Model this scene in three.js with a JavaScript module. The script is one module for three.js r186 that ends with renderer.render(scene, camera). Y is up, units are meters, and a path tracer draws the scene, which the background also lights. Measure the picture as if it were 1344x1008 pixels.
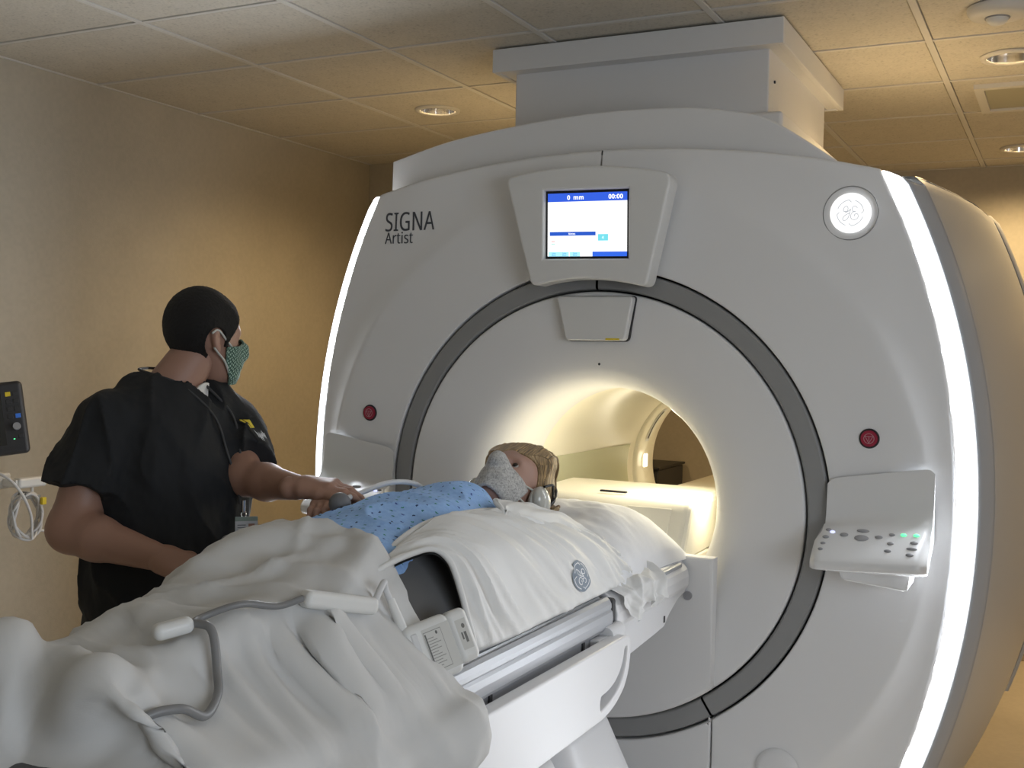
import * as THREE from 'three';
import { RoundedBoxGeometry } from 'three/addons/geometries/RoundedBoxGeometry.js';
import { TextGeometry } from 'three/addons/geometries/TextGeometry.js';
import { FontLoader } from 'three/addons/loaders/FontLoader.js';
import { RectAreaLightUniformsLib } from 'three/addons/lights/RectAreaLightUniformsLib.js';
import { mergeGeometries } from 'three/addons/utils/BufferGeometryUtils.js';
import { ImprovedNoise } from 'three/addons/math/ImprovedNoise.js';

// ---------------------------------------------------------------- camera, exposure, large lights
const scene = new THREE.Scene();
scene.background = new THREE.Color(0, 0, 0);
const camera = new THREE.PerspectiveCamera(38.07, 4 / 3, 0.05, 40);
camera.position.set(1.306, 1.495, 3.163);
camera.rotation.set(-0.0247, 0.4651, 0.0231, 'YXZ');
const renderer = new THREE.WebGLRenderer();
renderer.toneMapping = THREE.LinearToneMapping;
renderer.toneMappingExposure = 1.0;
renderer.shadowMap.enabled = true;
RectAreaLightUniformsLib.init();

const UNSEEN_WINDOW_LIGHT = 3.6;        // strength of the unseen window, out of view at the right
const STRIP_LIGHT = 80;         // light strips on the scanner front
const BORE_LIGHT = 19;           // lamps inside the bore
const DOWN_LIGHT = 1.35;         // warm ceiling downlights
const FL = -0.1, CE = 2.595, YC = 1.05;   // floor, ceiling, bore axis

function rectLight(color, intensity, w, h, at, target) {
  const l = new THREE.RectAreaLight(color, intensity, w, h);
  l.position.set(...at); l.lookAt(...target); scene.add(l); l.name = 'area_light';
  return l;
}
// unseen window, out of view at right, placed to light scanner front and table
rectLight(new THREE.Color(0.82, 0.95, 1.13), UNSEEN_WINDOW_LIGHT, 2.4, 1.25, [3.3, 1.5, 3.0], [0, 1.5, 3.0]);

// ---------------------------------------------------------------- helpers
const V = (x, y, z) => new THREE.Vector3(x, y, z);
let seed = 7;
const rnd = () => { seed = (Math.imul(seed, 1664525) + 1013904223) >>> 0; return seed / 4294967296; };
const noiseGen = new ImprovedNoise();
const ns = (x, y, z = 0) => noiseGen.noise(x + 37.2, y + 11.7, z + 5.3);
const fbm = (x, y, z = 0) => ns(x, y, z) + 0.5 * ns(2.1 * x, 2.1 * y, 2.1 * z + 9) + 0.25 * ns(4.3 * x, 4.3 * y, 4.3 * z + 4);
const sst = (a, b, x) => { const t = Math.min(1, Math.max(0, (x - a) / (b - a))); return t * t * (3 - 2 * t); };
const lerp = (a, b, t) => a + (b - a) * t;
const clamp = (x, a, b) => Math.min(b, Math.max(a, x));

const taken = {};
function numbered(n) { const k = taken[n] = (taken[n] ?? -1) + 1; return k ? n + '_' + String(k).padStart(3, '0') : n; }
function shade(o) { o.castShadow = true; o.receiveShadow = true; return o; }
function thing(name, label, category, at = [0, 0, 0], group) {
  const o = new THREE.Group(); o.name = numbered(name); o.position.set(...at); scene.add(o);
  o.userData = { label, category }; if (group) o.userData.group = group;
  return o;
}
// geometry is given in world metres; it is moved into the frame of its parent
function part(name, geo, mat, parent, label) {
  const m = shade(new THREE.Mesh(geo, mat)); m.name = name;
  const off = V(0, 0, 0); for (let q = parent; q && q !== scene; q = q.parent) off.add(q.position);
  if (off.lengthSq()) geo.translate(-off.x, -off.y, -off.z);
  parent.add(m); if (label) m.userData.label = label;
  return m;
}
function single(name, geo, mat, label, category, at = [0, 0, 0], group) {
  geo.translate(-at[0], -at[1], -at[2]);
  const m = shade(new THREE.Mesh(geo, mat)); m.name = numbered(name); m.position.set(...at); scene.add(m);
  m.userData = { label, category }; if (group) m.userData.group = group;
  return m;
}
function struct(name, geo, mat, label, category) {
  const m = shade(new THREE.Mesh(geo, mat)); m.name = name; m.userData = { kind: 'structure', label, category }; scene.add(m); return m;
}
function merge(list) {
  const a = list.map((g) => { let q = g.index ? g.toNonIndexed() : g; for (const k of Object.keys(q.attributes)) if (!['position', 'normal', 'uv'].includes(k)) q.deleteAttribute(k); if (!q.attributes.uv) q.setAttribute('uv', new THREE.Float32BufferAttribute(new Float32Array(q.attributes.position.count * 2), 2)); return q; });
  return mergeGeometries(a);
}
const box = (x0, x1, y0, y1, z0, z1) => new THREE.BoxGeometry(x1 - x0, y1 - y0, z1 - z0).translate((x0 + x1) / 2, (y0 + y1) / 2, (z0 + z1) / 2);
const rbox = (x0, x1, y0, y1, z0, z1, r = 0.01, s = 3) => new RoundedBoxGeometry(x1 - x0, y1 - y0, z1 - z0, s, Math.min(r, (x1 - x0) / 2.01, (y1 - y0) / 2.01, (z1 - z0) / 2.01)).translate((x0 + x1) / 2, (y0 + y1) / 2, (z0 + z1) / 2);
const tube = (pts, r, seg = 60, rs = 10) => new THREE.TubeGeometry(new THREE.CatmullRomCurve3(pts.map((q) => V(...q))), seg, r, rs, false);
const cyl = (a, b, r0, r1 = r0, n = 24) => { const A = V(...a), B = V(...b), d = B.clone().sub(A), g = new THREE.CylinderGeometry(r1, r0, d.length(), n); g.applyQuaternion(new THREE.Quaternion().setFromUnitVectors(V(0, 1, 0), d.clone().normalize())); const c = A.add(B).multiplyScalar(0.5); return g.translate(c.x, c.y, c.z); };
function shapeOf(pts) { const s = new THREE.Shape(); pts.forEach(([x, y], i) => (i ? s.lineTo(x, y) : s.moveTo(x, y))); s.closePath(); return s; }
// polygon with rounded corners
function roundedPoly(pts, r) {
  const s = new THREE.Shape(), n = pts.length;
  for (let i = 0; i < n; i++) {
    const p = new THREE.Vector2(...pts[i]), a = new THREE.Vector2(...pts[(i + n - 1) % n]), b = new THREE.Vector2(...pts[(i + 1) % n]);
    const rr = Array.isArray(r) ? r[i] : r, da = a.sub(p), db = b.sub(p), la = Math.min(rr, da.length() / 2.05), lb = Math.min(rr, db.length() / 2.05);
    const p0 = p.clone().add(da.setLength(la)), p1 = p.clone().add(db.setLength(lb));
    i ? s.lineTo(p0.x, p0.y) : s.moveTo(p0.x, p0.y); s.quadraticCurveTo(p.x, p.y, p1.x, p1.y);
  }
  s.closePath(); return s;
}
const extr = (shape, depth, bevel = 0, seg = 2, curve = 24) => new THREE.ExtrudeGeometry(shape, { depth: depth - 2 * bevel, bevelEnabled: bevel > 0, bevelThickness: bevel, bevelSize: bevel, bevelOffset: -bevel, bevelSegments: seg, curveSegments: curve }).translate(0, 0, bevel);
// profile given as (x, y) pulled along z from z0 to z1
const pull = (pts, z0, z1, r = 0, bevel = 0) => extr(r ? roundedPoly(pts, r) : shapeOf(pts), z1 - z0, bevel).translate(0, 0, z0);
// grid surface from rows of points
function gridGeo(rows, closed = false, uvf) {
  const n = rows.length, m = rows[0].length, pos = [], uv = [], idx = [];
  rows.forEach((row, i) => row.forEach((p, j) => { pos.push(p[0], p[1], p[2]); const t = uvf ? uvf(p, i, j) : [j / (m - 1), i / (n - 1)]; uv.push(t[0], t[1]); }));
  for (let i = 0; i < n - 1; i++) for (let j = 0; j < m - 1 + (closed ? 1 : 0); j++) { const a = i * m + j, b = i * m + (j + 1) % m, c = a + m, d = b + m; idx.push(a, b, d, a, d, c); }
  const g = new THREE.BufferGeometry(); g.setAttribute('position', new THREE.Float32BufferAttribute(pos, 3)); g.setAttribute('uv', new THREE.Float32BufferAttribute(uv, 2)); g.setIndex(idx); g.computeVertexNormals();
  return g;
}
// signed distances
const cap = (a, b, ra, rb = ra, k = 0.03) => ({ t: 0, a, b, ra, rb, k, bx: Math.max(ra, rb) });
const ell = (c, r, k = 0.03) => ({ t: 1, c, r, k });
function primD(q, x, y, z) {
  if (q.t === 0) {
    const ax = q.a[0], ay = q.a[1], az = q.a[2], dx = q.b[0] - ax, dy = q.b[1] - ay, dz = q.b[2] - az, l = dx * dx + dy * dy + dz * dz;
    const t = l ? clamp(((x - ax) * dx + (y - ay) * dy + (z - az) * dz) / l, 0, 1) : 0;
    return Math.hypot(x - ax - t * dx, y - ay - t * dy, z - az - t * dz) - lerp(q.ra, q.rb, t);
  }
  const u = (x - q.c[0]) / q.r[0], v = (y - q.c[1]) / q.r[1], w = (z - q.c[2]) / q.r[2], k0 = Math.hypot(u, v, w), k1 = Math.hypot(u / q.r[0], v / q.r[1], w / q.r[2]);
  return k1 < 1e-9 ? -Math.min(...q.r) : k0 * (k0 - 1) / k1;
}
function smin(a, b, k) { if (k <= 0) return Math.min(a, b); const h = Math.max(k - Math.abs(a - b), 0) / k; return Math.min(a, b) - h * h * k * 0.25; }
const fieldOf = (prims, grow = 0) => (x, y, z) => { let d = 1e3; for (const q of prims) d = smin(d, primD(q, x, y, z), q.k); return d - grow; };
// surface nets over a distance function
function nets(f, lo, hi, h, uvScale = 1) {
  const n = [0, 1, 2].map((i) => Math.ceil((hi[i] - lo[i]) / h) + 2), [nx, ny, nz] = n, F = new Float32Array(nx * ny * nz), P = (i, j, k) => (i * ny + j) * nz + k;
  for (let i = 0; i < nx; i++) for (let j = 0; j < ny; j++) for (let k = 0; k < nz;) {
    const d = f(lo[0] + i * h, lo[1] + j * h, lo[2] + k * h); F[P(i, j, k)] = d; k++;
    let skip = Math.floor((Math.abs(d) - 0.03) / h * 0.6); while (skip-- > 0 && k < nz) { F[P(i, j, k)] = d; k++; }   // far from the surface: same sign for a while
  }
  const id = new Int32Array(nx * ny * nz).fill(-1), pos = [];
  for (let i = 0; i < nx - 1; i++) for (let j = 0; j < ny - 1; j++) for (let k = 0; k < nz - 1; k++) {
    let s = 0; for (let c = 0; c < 8; c++) if (F[P(i + (c & 1), j + (c >> 1 & 1), k + (c >> 2))] < 0) s++;
    if (s === 0 || s === 8) continue;
    let x = 0, y = 0, z = 0, e = 0;
    for (let c = 0; c < 8; c++) for (let b = 0; b < 3; b++) {
      if (c >> b & 1) continue; const c2 = c | 1 << b, a0 = F[P(i + (c & 1), j + (c >> 1 & 1), k + (c >> 2))], a1 = F[P(i + (c2 & 1), j + (c2 >> 1 & 1), k + (c2 >> 2))];
      if ((a0 < 0) === (a1 < 0)) continue; const t = a0 / (a0 - a1);
      x += (c & 1) + (b === 0 ? t : 0); y += (c >> 1 & 1) + (b === 1 ? t : 0); z += (c >> 2) + (b === 2 ? t : 0); e++;
    }
    id[P(i, j, k)] = pos.length / 3; pos.push(lo[0] + (i + x / e) * h, lo[1] + (j + y / e) * h, lo[2] + (k + z / e) * h);
  }
  const idx = [], quad = (a, b, c, d, flip) => { if (a < 0 || b < 0 || c < 0 || d < 0) return; flip ? idx.push(a, c, b, a, d, c) : idx.push(a, b, c, a, c, d); };
  for (let i = 1; i < nx - 1; i++) for (let j = 1; j < ny - 1; j++) for (let k = 1; k < nz - 1; k++) {
    const s = F[P(i, j, k)] < 0;
    if (s !== F[P(i + 1, j, k)] < 0) quad(id[P(i, j - 1, k - 1)], id[P(i, j, k - 1)], id[P(i, j, k)], id[P(i, j - 1, k)], !s);
    if (s !== F[P(i, j + 1, k)] < 0) quad(id[P(i - 1, j, k - 1)], id[P(i - 1, j, k)], id[P(i, j, k)], id[P(i, j, k - 1)], !s);
    if (s !== F[P(i, j, k + 1)] < 0) quad(id[P(i - 1, j - 1, k)], id[P(i, j - 1, k)], id[P(i, j, k)], id[P(i - 1, j, k)], !s);
  }
  const nor = new Float32Array(pos.length), uv = new Float32Array(pos.length / 3 * 2), e = h * 0.4;
  for (let i = 0; i < pos.length; i += 3) {
    const [x, y, z] = [pos[i], pos[i + 1], pos[i + 2]];
    let gx = f(x + e, y, z) - f(x - e, y, z), gy = f(x, y + e, z) - f(x, y - e, z), gz = f(x, y, z + e) - f(x, y, z - e); const l = Math.hypot(gx, gy, gz) || 1;
    gx /= l; gy /= l; gz /= l; const d = f(x, y, z) * clamp(2 * e / l, 0, 1), m = clamp(d, -h * 0.5, h * 0.5);
    pos[i] -= gx * m; pos[i + 1] -= gy * m; pos[i + 2] -= gz * m; nor[i] = gx; nor[i + 1] = gy; nor[i + 2] = gz;
    const ax = Math.abs(gx), ay = Math.abs(gy), az = Math.abs(gz);
    uv[i / 3 * 2] = (ax > ay && ax > az ? z : x) * uvScale; uv[i / 3 * 2 + 1] = (ay > ax && ay > az ? z : y) * uvScale;
  }
  const g = new THREE.BufferGeometry(); g.setAttribute('position', new THREE.Float32BufferAttribute(pos, 3)); g.setAttribute('normal', new THREE.Float32BufferAttribute(nor, 3)); g.setAttribute('uv', new THREE.Float32BufferAttribute(uv, 2)); g.setIndex(idx);
  return g;
}
// walk from a point along a direction to the surface of a distance function
function hit(f, o, d) { let t = 0; const L = Math.hypot(...d), u = d.map((q) => q / L); for (let i = 0; i < 200; i++) { const s = f(o[0] + u[0] * t, o[1] + u[1] * t, o[2] + u[2] * t); if (s < 5e-4) break; t += Math.max(s * 0.7, 5e-4); } return [o[0] + u[0] * t, o[1] + u[1] * t, o[2] + u[2] * t]; }
const grad = (f, q) => { const e = 0.003, g = V(f(q[0] + e, q[1], q[2]) - f(q[0] - e, q[1], q[2]), f(q[0], q[1] + e, q[2]) - f(q[0], q[1] - e, q[2]), f(q[0], q[1], q[2] + e) - f(q[0], q[1], q[2] - e)); return g.normalize(); };

// ---------------------------------------------------------------- textures and materials
function dataTex(n, fn, srgb = false, repeat = 1) {
  const d = new Uint8Array(n * n * 4);
  for (let j = 0; j < n; j++) for (let i = 0; i < n; i++) { const c = fn(i / n, j / n, i, j), k = (j * n + i) * 4; if (typeof c === 'number') d[k] = d[k + 1] = d[k + 2] = clamp(c * 255, 0, 255); else for (let q = 0; q < 3; q++) d[k + q] = clamp(c[q] * 255, 0, 255); d[k + 3] = 255; }
  const t = new THREE.DataTexture(d, n, n); t.wrapS = t.wrapT = THREE.RepeatWrapping; t.magFilter = THREE.LinearFilter; t.minFilter = THREE.LinearFilter; if (srgb) t.colorSpace = THREE.SRGBColorSpace; t.repeat.set(repeat, repeat); t.needsUpdate = true;
  return t;
}
function canvasTex(w, h, draw) { const c = document.createElement('canvas'); c.width = w; c.height = h; draw(c.getContext('2d'), w, h); const t = new THREE.CanvasTexture(c); t.colorSpace = THREE.SRGBColorSpace; return t; }
const white = Array.from({ length: 256 * 256 }, () => rnd());
const soft = (u, v, s) => { const n = 256, x = u * s, y = v * s, i = Math.floor(x), j = Math.floor(y), a = x - i, b = y - j, g = (p, q) => white[((q % s + s) % s % n) * n + ((p % s + s) % s % n)]; const sa = a * a * (3 - 2 * a), sb = b * b * (3 - 2 * b); return lerp(lerp(g(i, j), g(i + 1, j), sa), lerp(g(i, j + 1), g(i + 1, j + 1), sa), sb); };
const grainTex = dataTex(256, (u, v) => 0.5 * soft(u, v, 128) + 0.3 * soft(u, v, 64) + 0.2 * soft(u, v, 16));
const weaveTex = dataTex(256, (u, v, i, j) => 0.45 + 0.28 * Math.sin(i * Math.PI / 2) * Math.sin(j * Math.PI / 2) + 0.3 * (soft(u, v, 64) - 0.5));
const tileTex = dataTex(512, (u, v) => { const s = soft(u, v, 170), m = soft(u, v, 23); const q = 0.93 + 0.02 * (m - 0.5) - (s > 0.86 ? 0.06 : 0) - 0.05 * (s - 0.5); return [q, q * 0.985, q * 0.95]; }, true);
const wallTex = dataTex(512, (u, v) => { const q = 0.965 + 0.03 * (soft(u, v, 90) - 0.5) + 0.03 * (soft(u, v, 9) - 0.5); return [q, q, q]; }, true);
const gownTex = canvasTex(1024, 1024, (c, w, h) => {
  c.fillStyle = 'rgb(150,188,238)'; c.fillRect(0, 0, w, h);
  for (let i = 0; i < 5000; i++) { c.fillStyle = rnd() > 0.5 ? 'rgba(166,202,246,0.25)' : 'rgba(134,170,226,0.25)'; c.beginPath(); c.arc(rnd() * w, rnd() * h, 3 + rnd() * 10, 0, 7); c.fill(); }
  const cols = ['rgb(28,48,98)', 'rgb(40,128,112)', 'rgb(52,72,150)', 'rgb(46,110,120)'];
  for (let i = 0; i < 16; i++) for (let j = 0; j < 16; j++) { const x = (i + 0.5 + (j % 2) * 0.5 + (rnd() - 0.5) * 0.4) * w / 16, y = (j + 0.5 + (rnd() - 0.5) * 0.4) * h / 16; c.save(); c.translate(x % w, y); c.rotate(rnd() * 6.3); c.fillStyle = cols[(i * 7 + j * 3) % 4]; c.beginPath(); c.ellipse(0, 0, 9, 5, 0, 0, 7); c.fill(); c.beginPath(); c.ellipse(7, 5, 4, 2.5, 1, 0, 7); c.fill(); c.restore(); }
});
gownTex.wrapS = gownTex.wrapT = THREE.RepeatWrapping;
const hairTex = dataTex(256, (u, v) => { const q = 0.35 + 0.65 * Math.min(1, 0.55 * soft(u, v * 0.06, 90) + 0.6 * soft(u + 0.3, v * 0.04, 34)); return [0.86 * q, 0.73 * q, 0.53 * q]; }, true);
const greyMaskTex = dataTex(128, (u, v) => { const s = soft(u, v, 100) > 0.62 ? -0.14 : 0, q = 0.82 + s + 0.12 * (soft(u, v, 50) - 0.5); return [q, q * 0.99, q * 0.97]; }, true);
const greenMaskTex = dataTex(128, (u, v) => { const k = Math.sin(u * 50) * Math.sin(v * 50 + Math.sin(u * 25)) > 0.25; return k ? [0.62, 0.72, 0.66] : [0.22, 0.33, 0.29]; }, true);

const rep = (t, r) => { const c = t.clone(); c.repeat.set(r, r); c.needsUpdate = true; return c; };
const lin = (r, g, b) => new THREE.Color().setRGB(r, g, b);
const std = (color, roughness = 0.6, o = {}) => new THREE.MeshPhysicalMaterial({ color, roughness, metalness: 0, side: THREE.DoubleSide, ...o });
const M = {
  wall: std(lin(0.51, 0.465, 0.38), 0.85, { map: rep(wallTex, 0.8), bumpMap: rep(grainTex, 4), bumpScale: 0.0006 }),
  floor: std(lin(0.52, 0.46, 0.37), 0.45, { map: rep(wallTex, 0.7) }),
  base: std(lin(0.36, 0.3, 0.22), 0.6),
  tile: std(lin(0.72, 0.7, 0.66), 0.95, { map: tileTex, bumpMap: rep(grainTex, 1.5), bumpScale: 0.0008 }),
  grid: std(lin(0.66, 0.64, 0.6), 0.6),
  plastic: std(lin(0.74, 0.74, 0.745), 0.55, { bumpMap: rep(grainTex, 30), bumpScale: 0.00004 }),
  plasticGloss: std(lin(0.72, 0.72, 0.72), 0.22, { clearcoat: 0.4, clearcoatRoughness: 0.15 }),
  panel: std(lin(0.7, 0.7, 0.69), 0.4),
  ring: std(lin(0.27, 0.272, 0.272), 0.42),
  gap: std(lin(0.03, 0.03, 0.032), 0.7),
  band: std(lin(0.4, 0.42, 0.45), 0.35),
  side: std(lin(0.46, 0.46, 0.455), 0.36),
  bore: std(lin(0.84, 0.8, 0.68), 0.4),
  boreGreen: std(lin(0.55, 0.56, 0.4), 0.2),
  table: std(lin(0.72, 0.72, 0.73), 0.35),
  tableTop: std(lin(0.55, 0.55, 0.55), 0.4),
  alu: std(lin(0.4, 0.41, 0.43), 0.36, { metalness: 0.25 }),
  greyPanel: std(lin(0.17, 0.175, 0.19), 0.5),
  pad: std(lin(0.09, 0.09, 0.092), 0.7),
  rubber: std(lin(0.035, 0.035, 0.037), 0.7),
  sheet: std(lin(0.62, 0.617, 0.605), 0.95, { bumpMap: rep(weaveTex, 45), bumpScale: 0.0003, sheen: 0.3 }),
  pillow: std(lin(0.82, 0.83, 0.86), 0.9, { bumpMap: rep(weaveTex, 30), bumpScale: 0.0002 }),
  wrap: std(lin(0.76, 0.76, 0.75), 0.7, { transmission: 0.12, thickness: 0 }),
  coil: std(lin(0.74, 0.74, 0.725), 0.5, { bumpMap: rep(grainTex, 20), bumpScale: 0.0002 }),
  coilGrey: std(lin(0.13, 0.13, 0.13), 0.75),
  device: std(lin(0.7, 0.7, 0.68), 0.38),
  cable: std(lin(0.2, 0.2, 0.2), 0.4),
  cableWhite: std(lin(0.6, 0.6, 0.6), 0.4),
  gown: std(lin(1, 1, 1), 0.95, { map: gownTex, bumpMap: rep(weaveTex, 12), bumpScale: 0.0003, sheen: 0.3 }),
  skinTech: std(lin(0.34, 0.19, 0.135), 0.5),
  skinPat: std(lin(0.42, 0.25, 0.19), 0.5),
  hairDark: std(lin(0.012, 0.01, 0.009), 0.75, { bumpMap: rep(grainTex, 30), bumpScale: 0.004 }),
  hairBlonde: std(lin(1, 0.97, 0.92), 0.45, { map: rep(hairTex, 14), bumpMap: rep(hairTex, 14), bumpScale: 0.002 }),
  hairBlondeDark: std(lin(0.17, 0.1, 0.045), 0.5),
  scrub: std(lin(0.0075, 0.0085, 0.01), 0.85, { bumpMap: rep(weaveTex, 60), bumpScale: 0.0003 }),
  shoe: std(lin(0.03, 0.03, 0.03), 0.6),
  cotton: std(lin(0.75, 0.73, 0.68), 0.9),
  greenMask: std(lin(1, 1, 1), 0.9, { map: rep(greenMaskTex, 3) }),
  greyMask: std(lin(0.8, 0.8, 0.8), 0.95, { map: rep(greyMaskTex, 1) }),
  strap: std(lin(0.5, 0.5, 0.46), 0.9),
  black: std(lin(0.012, 0.012, 0.013), 0.35),
  blackMatte: std(lin(0.03, 0.03, 0.033), 0.5),
  bulb: std(lin(0.15, 0.15, 0.155), 0.55),
  phones: std(lin(0.5, 0.5, 0.46), 0.15, { clearcoat: 0.7 }),
  chrome: std(lin(0.75, 0.75, 0.76), 0.14, { metalness: 1 }),
  steel: std(lin(0.4, 0.4, 0.42), 0.35, { metalness: 0.8 }),
  key: std(lin(0.3, 0.3, 0.31), 0.4),
  red: std(lin(0.3, 0.018, 0.045), 0.35),
  redMark: std(lin(0.5, 0.3, 0.33), 0.5),
  letter: std(lin(0.055, 0.06, 0.075), 0.5),
  vent: std(lin(0.42, 0.4, 0.3), 0.6),
  eyeWhite: std(lin(0.4, 0.37, 0.35), 0.25),
  iris: std(lin(0.02, 0.013, 0.01), 0.15),
  yellow: std(lin(0.72, 0.55, 0.03), 0.5),
  light: std(lin(0.8, 0.8, 0.8), 0.4, { emissive: lin(1, 1, 1), emissiveIntensity: 3 }),
  boreLamp: std(lin(0.8, 0.8, 0.75), 0.4, { emissive: lin(1, 0.93, 0.74), emissiveIntensity: 3 }),
  warmLamp: std(lin(0.8, 0.7, 0.5), 0.4, { emissive: lin(1, 0.75, 0.4), emissiveIntensity: 2 }),
  unseenWindowGlow: std(lin(0.3, 0.3, 0.3), 0.1, { emissive: lin(1, 0.98, 0.95), emissiveIntensity: 1.2 }),
  green: std(lin(0.2, 0.5, 0.3), 0.4, { emissive: lin(0.1, 1, 0.35), emissiveIntensity: 1.5 }),
  blueLed: std(lin(0.4, 0.4, 0.6), 0.4, { emissive: lin(0.6, 0.65, 1), emissiveIntensity: 1.2 }),
};
const font = await new FontLoader().loadAsync('fonts/droid/droid_sans_regular.typeface.json');
const text = (s, size, depth = 0.001) => new TextGeometry(s, { font, size, depth, curveSegments: 6 });
function metric(g) {
  const p = g.attributes.position, n = g.attributes.normal, uv = new Float32Array(p.count * 2);
  for (let i = 0; i < p.count; i++) { const ax = Math.abs(n.getX(i)), ay = Math.abs(n.getY(i)), az = Math.abs(n.getZ(i)); uv[2 * i] = ax > ay && ax > az ? p.getZ(i) : p.getX(i); uv[2 * i + 1] = ay > ax && ay > az ? p.getZ(i) : p.getY(i); }
  g.setAttribute('uv', new THREE.BufferAttribute(uv, 2)); return g;
}
// ---------------------------------------------------------------- the room
const X0 = -2.4, X1 = 3.4, Z0 = -3.5, Z1 = 5.2, ZB = -2.3;
struct('floor', metric(box(X0 - 0.1, X1 + 0.1, FL - 0.1, FL, Z0 - 0.1, Z1 + 0.1)), M.floor, 'warm tan vinyl floor of the scan room', 'floor');
struct('wall_left', metric(box(X0 - 0.1, X0, FL, CE + 0.1, Z0 - 0.1, Z1 + 0.1)), M.wall, 'beige painted wall behind the standing person', 'wall');
struct('wall_back', metric(box(X0, X1, FL, CE + 0.1, Z0 - 0.1, Z0)), M.wall, 'warm lit beige wall behind the scanner', 'wall');
struct('wall_back_left', metric(box(X0, -1.25, FL, CE + 0.1, Z0, ZB)), M.wall, 'short beige wall jog left of the scanner top', 'wall');
struct('wall_front', metric(box(X0, X1, FL, CE + 0.1, Z1, Z1 + 0.1)), M.wall, 'beige wall behind the viewer', 'wall');
{ // right wall, opened for the unseen window that lights the scanner front
  const z0 = 1.8, z1 = 4.2, y0 = 0.875, y1 = 2.125;
  struct('wall_right', metric(merge([box(X1, X1 + 0.1, FL, CE + 0.1, Z0 - 0.1, z0), box(X1, X1 + 0.1, FL, CE + 0.1, z1, Z1 + 0.1), box(X1, X1 + 0.1, FL, y0, z0, z1), box(X1, X1 + 0.1, y1, CE + 0.1, z0, z1)])), M.wall, 'beige wall with opening for an unseen window right of the viewer', 'wall');
  const w = struct('window_1', box(X1 + 0.05, X1 + 0.07, y0, y1, z0, z1), M.unseenWindowGlow, 'bright unseen window right of the viewer, placed to light the scanner front', 'window');
  part('unseen_window_frame', merge([box(X1 - 0.02, X1, y1, y1 + 0.05, z0 - 0.05, z1 + 0.05), box(X1 - 0.02, X1, y0 - 0.05, y0, z0 - 0.05, z1 + 0.05), box(X1 - 0.02, X1, y0, y1, z0 - 0.05, z0), box(X1 - 0.02, X1, y0, y1, z1, z1 + 0.05)]), M.steel, w);
}
struct('baseboard_back', rbox(-1.25, X1, FL, FL + 0.12, Z0, Z0 + 0.014, 0.005), M.base, 'brown baseboard along the wall behind the scanner', 'baseboard');
struct('baseboard_left', rbox(X0, X0 + 0.014, FL, FL + 0.12, ZB, Z1, 0.005), M.base, 'brown baseboard along the left wall', 'baseboard');
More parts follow.
